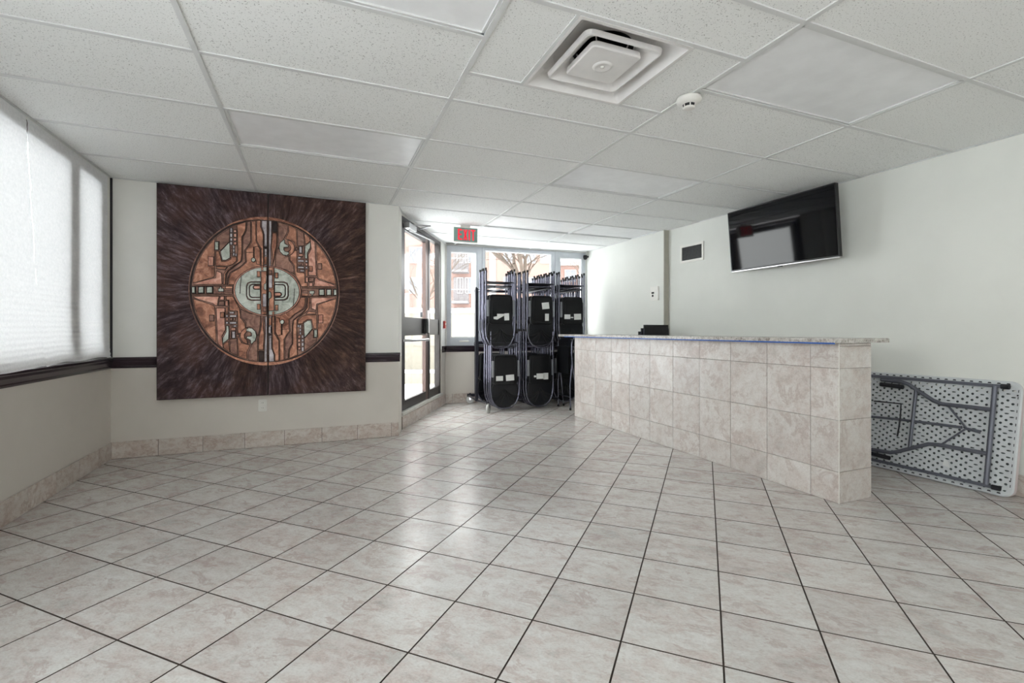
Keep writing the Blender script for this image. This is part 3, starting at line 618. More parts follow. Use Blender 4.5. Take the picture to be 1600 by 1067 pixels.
# ================================================================ RELIEF ARTWORK
ART = [('copper_plate','c',0.006,[-0.44,0.11,-0.429,0.121,-0.429,0.343,-0.43,0.466,-0.474,0.411,-0.512,0.352,-0.544,0.288,-0.57,0.22,-0.588,0.15,-0.6,0.079,-0.602,0.05]),('raised_block','p',0.013,[-0.481,0.212,-0.435,0.214,-0.435,0.299,-0.481,0.297]),('wedge','p',0.01,[-0.369,0.05,-0.374,0.156,-0.417,0.175,-0.424,0.111,-0.524,0.079,-0.603,0.041]),('copper_plate','d',0.007,[-0.423,0.435,-0.395,0.437,-0.395,0.367,-0.385,0.353,-0.366,0.376,-0.314,0.439,-0.312,0.436,-0.309,0.57,-0.367,0.526,-0.421,0.476]),('teal_fragment','t',0.009,[-0.386,0.35,-0.382,0.318,-0.371,0.268,-0.342,0.269,-0.306,0.294,-0.311,0.443,-0.366,0.376]),('teal_block','t',0.014,[-0.429,0.357,-0.397,0.359,-0.397,0.436,-0.429,0.434]),('copper_plate','c',0.008,[-0.424,0.213,-0.32,0.218,-0.286,0.235,-0.256,0.268,-0.254,0.308,-0.304,0.305,-0.304,0.288,-0.339,0.264,-0.374,0.262,-0.386,0.318,-0.396,0.354,-0.424,0.352]),('raised_bar','c',0.014,[-0.418,0.189,-0.376,0.184,-0.347,0.18,-0.325,0.213,-0.418,0.208]),('brick','l',0.012,[-0.31,0.523,-0.286,0.525,-0.286,0.57,-0.31,0.569]),('brick','p',0.015,[-0.282,0.525,-0.254,0.527,-0.254,0.555,-0.282,0.552]),('brick','l',0.015,[-0.31,0.48,-0.286,0.482,-0.286,0.52,-0.31,0.518]),('brick','p',0.012,[-0.282,0.482,-0.254,0.484,-0.254,0.522,-0.282,0.52]),('brick','l',0.012,[-0.31,0.445,-0.286,0.447,-0.286,0.477,-0.31,0.475]),('brick','p',0.015,[-0.282,0.447,-0.254,0.449,-0.254,0.479,-0.282,0.477]),('brick','l',0.015,[-0.31,0.409,-0.286,0.411,-0.286,0.443,-0.31,0.441]),('brick','p',0.012,[-0.282,0.411,-0.254,0.413,-0.254,0.445,-0.282,0.443]),('brick','d',0.01,[-0.304,0.378,-0.29,0.378,-0.29,0.405,-0.304,0.405]),('brick','l',0.015,[-0.286,0.379,-0.27,0.38,-0.27,0.408,-0.286,0.407]),('brick','d',0.01,[-0.304,0.345,-0.29,0.346,-0.29,0.373,-0.304,0.373]),('brick','l',0.015,[-0.286,0.347,-0.27,0.348,-0.27,0.376,-0.286,0.375]),('brick','d',0.01,[-0.304,0.313,-0.29,0.314,-0.29,0.341,-0.304,0.34]),('brick','l',0.015,[-0.286,0.314,-0.27,0.315,-0.27,0.344,-0.286,0.343]),('brick','l',0.015,[-0.266,0.312,-0.254,0.313,-0.254,0.336,-0.266,0.336]),('ribbon','c',0.014,[-0.256,0.601,-0.25,0.512,-0.248,0.34,-0.25,0.269,-0.278,0.231,-0.315,0.201,-0.346,0.171,-0.358,0.149,-0.363,0.046,-0.344,0.047,-0.341,0.143,-0.319,0.179,-0.269,0.225,-0.219,0.27,-0.212,0.328,-0.212,0.493,-0.197,0.519,-0.183,0.553,-0.178,0.634,-0.217,0.619]),('ribbon','d',0.009,[-0.174,0.635,-0.179,0.553,-0.193,0.52,-0.208,0.494,-0.208,0.328,-0.215,0.271,-0.266,0.225,-0.315,0.18,-0.337,0.143,-0.34,0.047,-0.326,0.048,-0.324,0.108,-0.307,0.159,-0.232,0.212,-0.181,0.265,-0.188,0.373,-0.162,0.41,-0.14,0.452,-0.141,0.645]),('ribbon','c',0.006,[-0.137,0.646,-0.136,0.452,-0.159,0.411,-0.184,0.373,-0.178,0.265,-0.228,0.212,-0.303,0.159,-0.32,0.108,-0.323,0.048,-0.06,0.057,-0.06,0.235,-0.06,0.395,-0.079,0.423,-0.098,0.465,-0.099,0.654]),('ribbon','c',0.015,[-0.095,0.655,-0.095,0.466,-0.075,0.423,-0.056,0.396,-0.056,0.236,-0.037,0.204,-0.037,0.528,-0.044,0.557,-0.059,0.599,-0.058,0.66]),('ribbon','l',0.008,[-0.054,0.661,-0.055,0.599,-0.04,0.557,-0.033,0.528,-0.033,0.204,-0.006,0.206,-0.006,0.663]),('raised_block','c',0.011,[-0.114,0.305,-0.1,0.277,-0.097,0.248,-0.063,0.243,-0.063,0.381,-0.071,0.406,-0.084,0.417,-0.114,0.41]),('raised_bar','k',0.01,[-0.178,0.351,-0.119,0.355,-0.119,0.359,-0.178,0.355]),('teal_knob','t',0.014,[-0.102,0.297,-0.108,0.305,-0.116,0.309,-0.125,0.308,-0.133,0.303,-0.138,0.295,-0.14,0.285,-0.138,0.276,-0.133,0.268,-0.125,0.264,-0.116,0.265,-0.108,0.27,-0.102,0.278,-0.1,0.288]),('raised_bar','k',0.012,[-0.123,0.31,-0.116,0.311,-0.116,0.41,-0.123,0.409]),('raised_bar','c',0.012,[-0.603,0.029,-0.286,0.043,-0.286,0.048,-0.603,0.034]),('copper_plate','d',0.008,[-0.603,-0.044,-0.286,-0.036,-0.286,0.041,-0.603,0.028]),('frame_block','c',0.013,[-0.603,-0.042,-0.571,-0.041,-0.571,0.028,-0.603,0.027]),('teal_window','t',0.018,[-0.603,-0.036,-0.576,-0.036,-0.576,0.023,-0.604,0.021]),('frame_block','c',0.013,[-0.559,-0.041,-0.506,-0.039,-0.506,0.031,-0.559,0.029]),('teal_window','t',0.018,[-0.554,-0.035,-0.511,-0.034,-0.511,0.025,-0.554,0.023]),('frame_block','c',0.013,[-0.497,-0.039,-0.438,-0.037,-0.438,0.033,-0.497,0.031]),('teal_window','t',0.018,[-0.491,-0.033,-0.443,-0.032,-0.443,0.027,-0.491,0.026]),('teal_cross','t',0.014,[-0.39,0.015,-0.403,0.015,-0.403,-0.019,-0.355,-0.017,-0.355,0.016,-0.374,0.016,-0.374,0.032,-0.39,0.031]),('raised_bar','c',0.012,[-0.348,0.011,-0.287,0.013,-0.287,0.038,-0.348,0.036]),('raised_bar','d',0.012,[-0.348,-0.022,-0.287,-0.02,-0.287,0.003,-0.348,0.001]),('raised_bar','c',0.012,[-0.602,-0.056,-0.286,-0.049,-0.286,-0.042,-0.602,-0.049]),('wedge','p',0.01,[-0.554,-0.093,-0.446,-0.125,-0.424,-0.146,-0.406,-0.144,-0.399,-0.089,-0.391,-0.055,-0.601,-0.065]),('raised_block','p',0.012,[-0.39,-0.094,-0.353,-0.094,-0.353,-0.055,-0.386,-0.056]),('raised_block','d',0.014,[-0.403,-0.146,-0.351,-0.145,-0.351,-0.099,-0.396,-0.1]),('copper_plate','c',0.006,[-0.587,-0.156,-0.567,-0.229,-0.54,-0.298,-0.505,-0.363,-0.464,-0.424,-0.417,-0.479,-0.427,-0.153,-0.44,-0.136,-0.524,-0.106,-0.599,-0.082]),('raised_block','d',0.014,[-0.471,-0.286,-0.432,-0.286,-0.432,-0.225,-0.471,-0.226]),('copper_plate','p',0.008,[-0.408,-0.489,-0.362,-0.531,-0.371,-0.421,-0.343,-0.361,-0.347,-0.315,-0.348,-0.16,-0.421,-0.161]),('raised_block','c',0.016,[-0.387,-0.253,-0.352,-0.253,-0.352,-0.2,-0.387,-0.2]),('teal_fragment','t',0.011,[-0.342,-0.379,-0.368,-0.435,-0.369,-0.492,-0.357,-0.481,-0.317,-0.446,-0.314,-0.368,-0.317,-0.325,-0.34,-0.318]),('copper_plate','c',0.006,[-0.36,-0.532,-0.309,-0.57,-0.32,-0.464,-0.342,-0.471,-0.369,-0.499]),('copper_plate','d',0.008,[-0.309,-0.57,-0.245,-0.606,-0.252,-0.436,-0.316,-0.446]),('raised_block','d',0.013,[-0.314,-0.439,-0.297,-0.439,-0.297,-0.373,-0.314,-0.373]),('raised_block','l',0.015,[-0.294,-0.439,-0.264,-0.44,-0.264,-0.373,-0.294,-0.373]),('raised_block','d',0.011,[-0.261,-0.427,-0.233,-0.428,-0.233,-0.402,-0.261,-0.402]),('brick','p',0.013,[-0.347,-0.146,-0.322,-0.145,-0.322,-0.096,-0.347,-0.096]),('brick','c',0.013,[-0.342,-0.219,-0.323,-0.219,-0.323,-0.151,-0.342,-0.152]),('brick','l',0.017,[-0.314,-0.215,-0.274,-0.215,-0.274,-0.195,-0.314,-0.195]),('brick','l',0.017,[-0.311,-0.246,-0.254,-0.246,-0.254,-0.225,-0.311,-0.226]),('brick','l',0.017,[-0.341,-0.247,-0.322,-0.246,-0.322,-0.226,-0.341,-0.226]),('brick','d',0.013,[-0.311,-0.279,-0.285,-0.279,-0.285,-0.25,-0.311,-0.251]),('brick','d',0.013,[-0.282,-0.275,-0.263,-0.275,-0.263,-0.249,-0.282,-0.249]),('brick','p',0.013,[-0.341,-0.279,-0.323,-0.279,-0.323,-0.254,-0.341,-0.254]),('brick','l',0.017,[-0.342,-0.308,-0.32,-0.308,-0.32,-0.286,-0.342,-0.286]),('brick','l',0.017,[-0.311,-0.309,-0.255,-0.309,-0.255,-0.286,-0.311,-0.286]),('brick','l',0.017,[-0.282,-0.336,-0.254,-0.336,-0.254,-0.317,-0.282,-0.317]),('brick','p',0.013,[-0.302,-0.366,-0.262,-0.366,-0.262,-0.342,-0.302,-0.342]),('copper_plate','c',0.008,[-0.342,-0.091,-0.32,-0.094,-0.317,-0.187,-0.25,-0.193,-0.249,-0.4,-0.217,-0.393,-0.184,-0.35,-0.187,-0.3,-0.224,-0.25,-0.231,-0.165,-0.286,-0.052,-0.342,-0.054]),('copper_plate','c',0.006,[-0.242,-0.608,-0.207,-0.623,-0.171,-0.636,-0.174,-0.573,-0.145,-0.502,-0.217,-0.479,-0.249,-0.407]),('copper_plate','d',0.007,[-0.22,-0.247,-0.183,-0.298,-0.181,-0.343,-0.154,-0.336,-0.09,-0.408,-0.138,-0.502,-0.169,-0.575,-0.167,-0.637,-0.126,-0.649,-0.084,-0.657,-0.084,-0.437,-0.063,-0.335,-0.058,-0.226,-0.154,-0.206,-0.227,-0.165]),('ring_block','c',0.013,[-0.171,-0.451,-0.182,-0.443,-0.19,-0.431,-0.192,-0.417,-0.19,-0.403,-0.182,-0.391,-0.171,-0.383,-0.166,-0.34,-0.183,-0.344,-0.198,-0.352,-0.211,-0.364,-0.221,-0.38,-0.227,-0.398,-0.229,-0.417,-0.227,-0.436,-0.221,-0.454,-0.211,-0.469,-0.198,-0.482,-0.183,-0.49,-0.166,-0.495]),('teal_crescent','t',0.016,[-0.183,-0.357,-0.178,-0.377,-0.145,-0.383,-0.136,-0.399,-0.138,-0.416,-0.176,-0.421,-0.176,-0.44,-0.145,-0.457,-0.143,-0.493,-0.129,-0.489,-0.1,-0.459,-0.092,-0.417,-0.1,-0.375,-0.129,-0.344,-0.16,-0.341]),('ribbon','c',0.015,[-0.036,-0.227,-0.051,-0.284,-0.061,-0.364,-0.077,-0.437,-0.079,-0.55,-0.036,-0.55,-0.029,-0.408,-0.036,-0.35]),('ribbon','l',0.009,[-0.024,-0.408,-0.032,-0.554,-0.032,-0.662,-0.006,-0.663,-0.006,-0.227,-0.025,-0.227]),('raised_block','k',0.013,[-0.078,-0.658,-0.035,-0.662,-0.036,-0.558,-0.08,-0.557]),('oval_rim','p',0.016,[-0.006,0.239,-0.037,0.237,-0.074,0.231,-0.109,0.221,-0.142,0.207,-0.173,0.19,-0.201,0.169,-0.226,0.146,-0.247,0.12,-0.263,0.091,-0.275,0.062,-0.282,0.031,-0.285,0.0,-0.282,-0.031,-0.275,-0.062,-0.263,-0.091,-0.247,-0.12,-0.226,-0.146,-0.201,-0.169,-0.173,-0.19,-0.142,-0.207,-0.109,-0.221,-0.074,-0.231,-0.037,-0.237,-0.006,-0.239]),('oval_plate','t',0.021,[-0.006,0.227,-0.035,0.225,-0.07,0.219,-0.104,0.21,-0.135,0.197,-0.165,0.18,-0.191,0.161,-0.215,0.138,-0.234,0.114,-0.25,0.087,-0.261,0.059,-0.268,0.03,-0.271,0.0,-0.268,-0.03,-0.261,-0.059,-0.25,-0.087,-0.234,-0.114,-0.215,-0.138,-0.191,-0.161,-0.165,-0.18,-0.135,-0.197,-0.104,-0.21,-0.07,-0.219,-0.035,-0.225,-0.006,-0.227]),('raised_strip','k',0.024,[-0.219,0.12,-0.226,0.048,-0.229,-0.031,-0.224,-0.031,-0.221,0.048,-0.214,0.12,-0.217,0.141]),('square_block','c',0.027,[-0.09,0.125,-0.06,0.126,-0.06,0.183,-0.09,0.182]),('square_block','c',0.027,[-0.089,-0.176,-0.06,-0.175,-0.06,-0.121,-0.089,-0.121]),('ring_block','k',0.025,[-0.058,0.089,-0.14,0.085,-0.167,0.071,-0.178,0.041,-0.178,-0.051,-0.167,-0.081,-0.14,-0.094,-0.058,-0.092]),('ring_block','t',0.028,[-0.058,0.081,-0.137,0.078,-0.161,0.065,-0.172,0.037,-0.172,-0.048,-0.161,-0.075,-0.137,-0.086,-0.058,-0.085]),('ring_block','k',0.03,[-0.058,0.064,-0.129,0.061,-0.146,0.052,-0.154,0.031,-0.154,-0.041,-0.146,-0.061,-0.129,-0.069,-0.058,-0.067]),('ring_block','t',0.032,[-0.058,0.058,-0.126,0.056,-0.142,0.047,-0.149,0.029,-0.149,-0.038,-0.142,-0.056,-0.126,-0.063,-0.058,-0.061]),('tongue','k',0.036,[-0.058,0.054,-0.104,0.052,-0.117,0.045,-0.122,0.031,-0.122,0.027,-0.117,0.013,-0.104,0.007,-0.058,0.009]),('tongue','p',0.039,[-0.058,0.046,-0.103,0.045,-0.112,0.04,-0.116,0.03,-0.116,0.027,-0.112,0.017,-0.103,0.013,-0.058,0.014]),('spine','c',0.03,[-0.056,-0.223,-0.006,-0.222,-0.006,0.186,-0.056,0.183]),('spine_block','t',0.036,[-0.016,0.073,-0.032,0.062,-0.033,0.025,-0.025,0.004,-0.006,0.008,-0.006,0.143,-0.012,0.143]),('spine_block','l',0.036,[-0.042,-0.15,-0.006,-0.149,-0.006,-0.025,-0.042,-0.026]),('spine_block','d',0.038,[-0.038,-0.193,-0.006,-0.193,-0.006,-0.156,-0.038,-0.157]),('spine_block','l',0.018,[-0.032,0.421,-0.006,0.423,-0.006,0.436,-0.032,0.434]),('spine_block','k',0.02,[-0.033,0.396,-0.006,0.398,-0.006,0.417,-0.033,0.415]),('spine_block','l',0.024,[-0.028,0.33,-0.006,0.332,-0.006,0.393,-0.028,0.392]),('spine_block','c',0.016,[-0.032,0.244,-0.006,0.246,-0.006,0.322,-0.032,0.321]),('spine_block','c',0.022,[-0.056,0.188,-0.036,0.189,-0.036,0.24,-0.056,0.239])]
art = empty('relief_artwork', (-0.434, 5.055, 1.467)); thing(art, 'large two-panel copper relief with a patterned disc, on the wall beside the door', 'artwork')
ZB_, ZT_ = 0.492-1.467, 2.386-1.467
def art_panel(sg):
    x0, x1 = (-0.868, -0.0025) if sg < 0 else (0.0025, 0.880)
    p = MB(); fr = lambda x, y, z: (x, -0.001-z, y)
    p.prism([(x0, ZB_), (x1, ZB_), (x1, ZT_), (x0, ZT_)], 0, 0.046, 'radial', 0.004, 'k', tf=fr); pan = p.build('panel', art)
    tf = (lambda x, y, z: (x, -0.046-z, y)) if sg < 0 else (lambda x, y, z: (-x, -0.046-z, -y))
    RX, RZ = 0.631, 0.693
    hd = [(-0.004, 0.0)]
    def halfdisc(k, n=40): return [(min(-0.004, -k*RX*math.sin(PI*i/n)), k*RZ*math.cos(PI*i/n)) for i in range(n+1)]
    MB().prism(halfdisc(1.0), -0.002, 0.004, 'k', 0.002, tf=tf).build('disc_ground', pan)
    # raised rim, broad at top (or bottom) where it stands proud
    n = 40; a0, a1 = 0, n
    outer = [(min(-0.004, -1.0*RX*math.sin(PI*i/n)), 1.0*RZ*math.cos(PI*i/n)) for i in range(n+1)]
    def kk(i):
        t = i/n; return 0.988-0.030*max(0, 1-t/0.18)-0.028*max(0, 1-(1-t)/0.24)
    inner = [(min(-0.004, -kk(i)*RX*math.sin(PI*i/n)), kk(i)*RZ*math.cos(PI*i/n)) for i in range(n+1)]
    rim = MB()
    for i in range(n): edge = i/n < 0.17 or i/n > 0.77; rim.prism([outer[i], outer[i+1], inner[i+1], inner[i]], 0, 0.020 if edge else 0.010, 'c' if edge else 'd', 0.0, 'k', tf=tf)
    rim.build('disc_rim', pan)
    # ground field of the disc in copper so that no gap shows bare
    MB().prism(halfdisc(0.962), 0, 0.0075, 'd', 0.0, 'k', tf=tf).build('disc_field', pan)
    for nm, m, h, fl in ART:
        if nm in ('ring_block', 'tongue') and m == 'k': m = 'd'
        poly = list(zip(fl[0::2], fl[1::2]))
        wd = min(max(x for x, _ in poly)-min(x for x, _ in poly), max(z for _, z in poly)-min(z for _, z in poly))
        h = h*1.7; q = MB(); bev = min(0.0052, wd*0.18); q.prism(poly, 0, h, m, bev, 'k', tf=tf); q.build(nm, pan)
for sg in (-1, 1): art_panel(sg)

# ================================================================ SMALL FITTINGS
out = empty('wall_outlet', (-0.484, 5.06, 0.393)); thing(out, 'white duplex electrical outlet low on the wall under the copper relief', 'outlet')
MB().rbox((-0.036, -0.006, -0.056), (0.036, 0.0, 0.056), 'plastic_w', 0.006).build('cover_plate', out)
sock = MB(); sock.rbox((-0.017, -0.010, -0.014), (0.017, -0.006, 0.014), 'plastic_w', 0.005)
for x in (-0.007, 0.005): sock.box((x, -0.0105, -0.004), (x+0.002, -0.0098, 0.006), 'rubber')
sm = sock.mesh('socket')
for z in (-0.024, 0.024): put('socket', sm, out, None, (0, 0, z))

ex = empty('exit_sign', (1.69, 5.70, 2.40)); thing(ex, 'exit sign with red letters hanging from the ceiling by the door', 'exit sign')
MB().rbox((-0.155, -0.025, -0.212), (0.155, 0.025, -0.028), 'plastic_w', 0.006).build('housing', ex)
MB().rbox((-0.147, -0.028, -0.200), (0.150, -0.024, -0.034), 'signface', 0.004).build('sign_face', ex)
MB().box((-0.06, -0.022, -0.028), (0.06, 0.022, 0.0), 'plastic_w').build('canopy', ex)
def letters(word, x0, zb, lw, lh, gap, st, d0, d1):
    x = x0
    for ch in word:
        mb = MB()
        def seg(a, b):
            A = Vector((a[0], 0, a[1])); B = Vector((b[0], 0, b[1])); d = (B-A).normalized(); nn = Vector((-d.z, 0, d.x))*st/2; A -= d*0; P = [A+nn, A-nn, B-nn, B+nn]
            vs = [(p.x, d0, p.z) for p in P]+[(p.x, d1, p.z) for p in P]; mb.add(vs, [(0, 1, 2, 3), (7, 6, 5, 4), (0, 4, 5, 1), (1, 5, 6, 2), (2, 6, 7, 3), (3, 7, 4, 0)], 'exitred')
        h = st/2
        if ch == 'E': seg((x+h, zb), (x+h, zb+lh)); seg((x, zb+h), (x+lw, zb+h)); seg((x, zb+lh-h), (x+lw, zb+lh-h)); seg((x, zb+lh/2), (x+lw*0.85, zb+lh/2)); w_ = lw
        elif ch == 'X': seg((x+h, zb), (x+lw-h, zb+lh)); seg((x+h, zb+lh), (x+lw-h, zb)); w_ = lw
        elif ch == 'I': seg((x+h, zb), (x+h, zb+lh)); w_ = st
        elif ch == 'T': seg((x+lw/2, zb), (x+lw/2, zb+lh)); seg((x, zb+lh-h), (x+lw, zb+lh-h)); w_ = lw
        mb.build('letter', ex, 'red letter '+ch); x += w_+gap
letters('EXIT', -0.098, -0.184, 0.053, 0.132, 0.015, 0.017, -0.030, -0.027)

# square ceiling diffuser
av = empty('air_vent', (1.30, YB(-1.0), H)); thing(av, 'square white stepped air vent set into the ceiling grid', 'air vent')
def rsq(h, z, r, n=4):
    P = []
    for q, (sx_, sy_) in enumerate(((1, 1), (-1, 1), (-1, -1), (1, -1))):
        for k in range(n+1):
            t = PI/2*(q+k/n); P.append((sx_*(h-r)+r*math.cos(t), sy_*(h-r)+r*math.sin(t), z))
    return P
def loft(prof, mat, close_in=False, close_out=False):
    mb = MB(); vs = []; 
    for h, z, r in prof: vs += rsq(h, z, r)
    n = 20; fs = [(i*n+k, i*n+(k+1) % n, (i+1)*n+(k+1) % n, (i+1)*n+k) for i in range(len(prof)-1) for k in range(n)]
    mb.add(vs, fs, mat, False)
    if close_in: mb.add(vs[-n:], [tuple(range(n))], mat)
    return mb
loft([(0.292, 0.006, 0.003), (0.300, -0.006, 0.003), (0.284, -0.006, 0.006), (0.278, 0.002, 0.01), (0.235, 0.062, 0.05), (0.205, 0.085, 0.09)], 'vent').build('outer_tray', av)
loft([(0.212, 0.022, 0.04), (0.206, 0.004, 0.03), (0.198, 0.002, 0.03), (0.165, 0.030, 0.035), (0.135, 0.055, 0.05), (0.13, 0.060, 0.05), (0.165, 0.038, 0.035), (0.212, 0.022, 0.04)], 'vent').build('middle_ring', av)
cp = loft([(0.136, 0.028, 0.03), (0.136, 0.006, 0.022), (0.130, 0.002, 0.02), (0.06, 0.0015, 0.02)], 'vent'); cp.add(rsq(0.06, 0.0015, 0.02), [tuple(range(20))], 'vent'); cp.lathe([(0.05, 0.0016), (0.044, -0.004), (0.034, -0.0045), (0.024, 0.0), (0.0, 0.0005)], 'vent', 28)
cp.add(rsq(0.136, 0.028, 0.03), [tuple(range(20))], 'vent'); cp.build('centre_plate', av)
MB().lathe([(0.0, -0.006), (0.008, -0.005), (0.011, 0.0), (0.011, 0.012)], 'plastic_w', 16).build('centre_knob', av)
dk = MB(); dk.lathe([(0.15, 0.085), (0.15, 0.28)], 'duct', 32); dk.lathe([(0.0, 0.28), (0.15, 0.28)], 'duct', 32); dk.lathe([(0.15, 0.086), (0.30, 0.088)], 'vent', 32); dk.build('duct_collar', av)
st = MB()
for a in (0.8, 2.4, 3.9, 5.5): st.tube([(0.10*math.cos(a), 0.10*math.sin(a), 0.03), (0.13*math.cos(a), 0.13*math.sin(a), 0.09)], 0.004, 'alum')
st.build('bracket', av)

sd = empty('smoke_detector', (1.925, 2.10, H)); thing(sd, 'round white smoke detector on the ceiling grid beside the air vent', 'smoke detector')
MB().lathe([(0.0, 0.0), (0.066, 0.0), (0.068, -0.010), (0.066, -0.018), (0.050, -0.030), (0.034, -0.036)], 'plastic_w', 32).build('base', sd)
mb = MB(); mb.lathe([(0.034, -0.036), (0.031, -0.040), (0.031, -0.052)], 'rubber', 24); mb.lathe([(0.032, -0.050), (0.032, -0.056), (0.026, -0.060), (0.0, -0.061)], 'plastic_w', 24)
for k in range(6):
    a = k*PI/3; c, s_ = math.cos(a), math.sin(a); mb.tube([(0.032*c, 0.032*s_, -0.036), (0.032*c, 0.032*s_, -0.053)], 0.003, 'plastic_w', 5)
mb.build('sensing_chamber', sd)

fa = empty('fire_alarm_pull', FD(1.80, 0, 1.185)); fa.rotation_euler[2] = math.atan2(DB[1]-DA[1], DB[0]-DA[0])
thing(fa, 'small red alarm pull on the narrow wall between door and alcove window', 'alarm')
MB().rbox((-0.03, -0.028, -0.055), (0.03, 0, 0.055), 'redp', 0.006).build('case', fa); MB().box((-0.02, -0.034, 0.0), (0.02, -0.028, 0.02), 'plastic_w').build('pull_handle', fa)

dc = empty('security_camera', (4.085, 6.83, 2.30)); thing(dc, 'tiny black dome camera in the top corner at the right of the alcove', 'camera')
mb = MB(); mb.lathe([(0.0, 0.04), (0.03, 0.04), (0.034, 0.02), (0.034, 0.0), (0.028, -0.02), (0.012, -0.033), (0.0, -0.035)], 'blackp', 20); mb.build('dome', dc)
MB().box((0.0, -0.012, 0.005), (0.056, 0.012, 0.03), 'blackp').build('wall_arm', dc)

gr = empty('wall_grille', FR(0.415, 0, 2.05)); gr.rotation_euler[2] = math.atan2(-3.5-4.98, 4.44-4.225)
thing(gr, 'white framed air return grille high on the right wall beside the jog', 'grille')
# local x runs along the wall towards the viewer, -y into the room
mb = MB()
for a, b in (((-0.19, -0.014, -0.11), (0.19, 0, -0.083)), ((-0.19, -0.014, 0.083), (0.19, 0, 0.11)), ((-0.19, -0.014, -0.083), (-0.163, 0, 0.083)), ((0.163, -0.014, -0.083), (0.19, 0, 0.083))): mb.box(a, b, 'plastic_w')
mb.build('grille_frame', gr); MB().box((-0.163, -0.002, -0.083), (0.163, -0.001, 0.083), 'duct').build('duct_opening', gr)
sl = MB().box((-0.163, -0.011, -0.0012), (0.163, -0.002, 0.0012), 'louver').mesh('slat')
for k in range(11): put('slat', sl, gr, None, (0, 0, -0.075+k*0.015), (0.5, 0, 0))
ic = empty('wall_intercom', FR2(1.74, 0, 1.59)); ic.rotation_euler[2] = math.atan2(4.98-6.89, 0.015)
thing(ic, 'white rectangular access panel with dark slot on the far right wall above the counter', 'wall panel')
MB().rbox((-0.075, -0.022, -0.09), (0.075, 0, 0.09), 'plastic_w', 0.006).build('case', ic); MB().box((-0.05, -0.024, -0.002), (0.0, -0.0215, 0.022), 'rubber').build('display_slot', ic)
MB().box((-0.04, -0.026, -0.042), (-0.012, -0.022, -0.014), 'rubber').build('button', ic)

# wall television, tilted forward on its bracket
tv = empty('wall_television', (4.10, 3.27, 1.725), PI/2); thing(tv, 'black flat television tilted forward high on the right wall', 'television')
# local x along +y of the room, local y towards -x; rotate by the tilt
W2, HT = 0.572, 0.628; til = -0.088
T = Matrix.Rotation(til, 4, 'X')
def tvp(name, mb, lab=None):
    me = mb.mesh(name); me.transform(T); return put(name, me, tv, lab)
tvp('casing', MB().rbox((-W2, -0.035, 0), (W2, 0.0, HT), 'tvbody', 0.006))
tvp('screen', MB().box((-W2+0.011, 0.0, 0.018), (W2-0.011, 0.0015, HT-0.011), 'tvscreen'), 'glossy dark screen')
tvp('lower_trim', MB().box((-W2, -0.03, -0.004), (W2, 0.003, 0.004), 'alum'), 'thin silver lower edge'); tvp('sensor', MB().box((-0.02, -0.02, -0.014), (0.02, 0.003, -0.003), 'tvbody'))
mb = MB(); mb.box((-0.25, -0.07, 0.12), (0.25, -0.035, 0.5), 'tvbody'); mb.box((-0.2, -0.150, 0.18), (0.2, -0.135, 0.45), 'tvbody')
for x in (-0.12, 0.12): mb.box((x-0.015, -0.140, 0.25), (x+0.015, -0.07, 0.29), 'tvbody')
tvp('wall_bracket', mb)

# ================================================================ BAR COUNTER
ct = empty('bar_counter', (3.22, 3.70, 0)); thing(ct, 'long bar counter faced with pale marbled tiles', 'counter')
CX0, CX1, CY0, CY1, CZ = 3.066, 3.376, 2.024, 5.370, 1.019
kid('counter_core', MB().box((CX0, CY0, 0), (CX1, CY1, CZ), 'grout_w'), ct)
rows = [(0.0, 0.2), (0.2, 0.528), (0.528, 0.857), (0.857, CZ)]
ys = [CY0-0.006, 2.206]+[2.206+0.3345*k for k in range(1, 10)]+[CY1+0.006]
for z0, z1 in rows:
    for a, b in zip(ys, ys[1:]):
        q = MB(); q.prism([(a+0.0014, z0+0.0014), (b-0.0014, z0+0.0014), (b-0.0014, z1-0.0014), (a+0.0014, z1-0.0014)], 0, 0.008, 'ctile', 0.0016, tf=lambda x, y, z: (CX0-z, x, y)); kid('face_tile', q, ct)
for z0, z1 in [(0.0, 0.2), (0.2, 0.528), (0.528, 0.857), (0.857, 0.999), (0.999, CZ)]:
    q = MB(); q.prism([(CX0-0.007, z0+0.0014), (CX1, z0+0.0014), (CX1, z1-0.0014), (CX0-0.007, z1-0.0014)], 0, 0.008, 'ctile', 0.0016, tf=lambda x, y, z: (x, CY0-z, y)); kid('face_tile', q, ct)
    q = MB(); q.prism([(CX0-0.007, z0+0.0014), (CX1, z0+0.0014), (CX1, z1-0.0014), (CX0-0.007, z1-0.0014)], 0, 0.008, 'ctile', 0.0016, tf=lambda x, y, z: (x, CY1+z, y)); kid('face_tile', q, ct)
kid('edge_trim', MB().box((CX0-0.0095, CY0-0.0095, 0), (CX0-0.0065, CY0-0.0065, CZ), 'plastic_w'), ct, 'thin white corner bead')
kid('back_panel', MB().box((CX1, CY0, 0), (CX1+0.006, CY1, CZ), 'farwhite'), ct)
top = MB(); zt = CZ+0.001
top.prism([(2.980, 1.986), (3.512, 1.986), (3.512, 5.70), (3.000, 5.72)], zt, zt+0.029, 'granite', 0.004)
tp = empty('granite_countertop', (3.24, 3.8, zt)); thing(tp, 'thin speckled granite slab lying along the top of the tiled bar counter', 'countertop'); kid('slab', top, tp)
tm = MB(); tm.add([(2.9786, 1.990, zt-0.006), (2.9978, 5.55, zt-0.006), (2.9978, 5.55, zt+0.003), (2.9786, 1.990, zt+0.003), (2.9800, 1.990, zt-0.006), (2.9992, 5.55, zt-0.006), (2.9992, 5.55, zt+0.003), (2.9800, 1.990, zt+0.003)], [(0, 1, 2, 3), (7, 6, 5, 4), (0, 4, 5, 1), (1, 5, 6, 2), (2, 6, 7, 3), (3, 7, 4, 0)], 'tape')
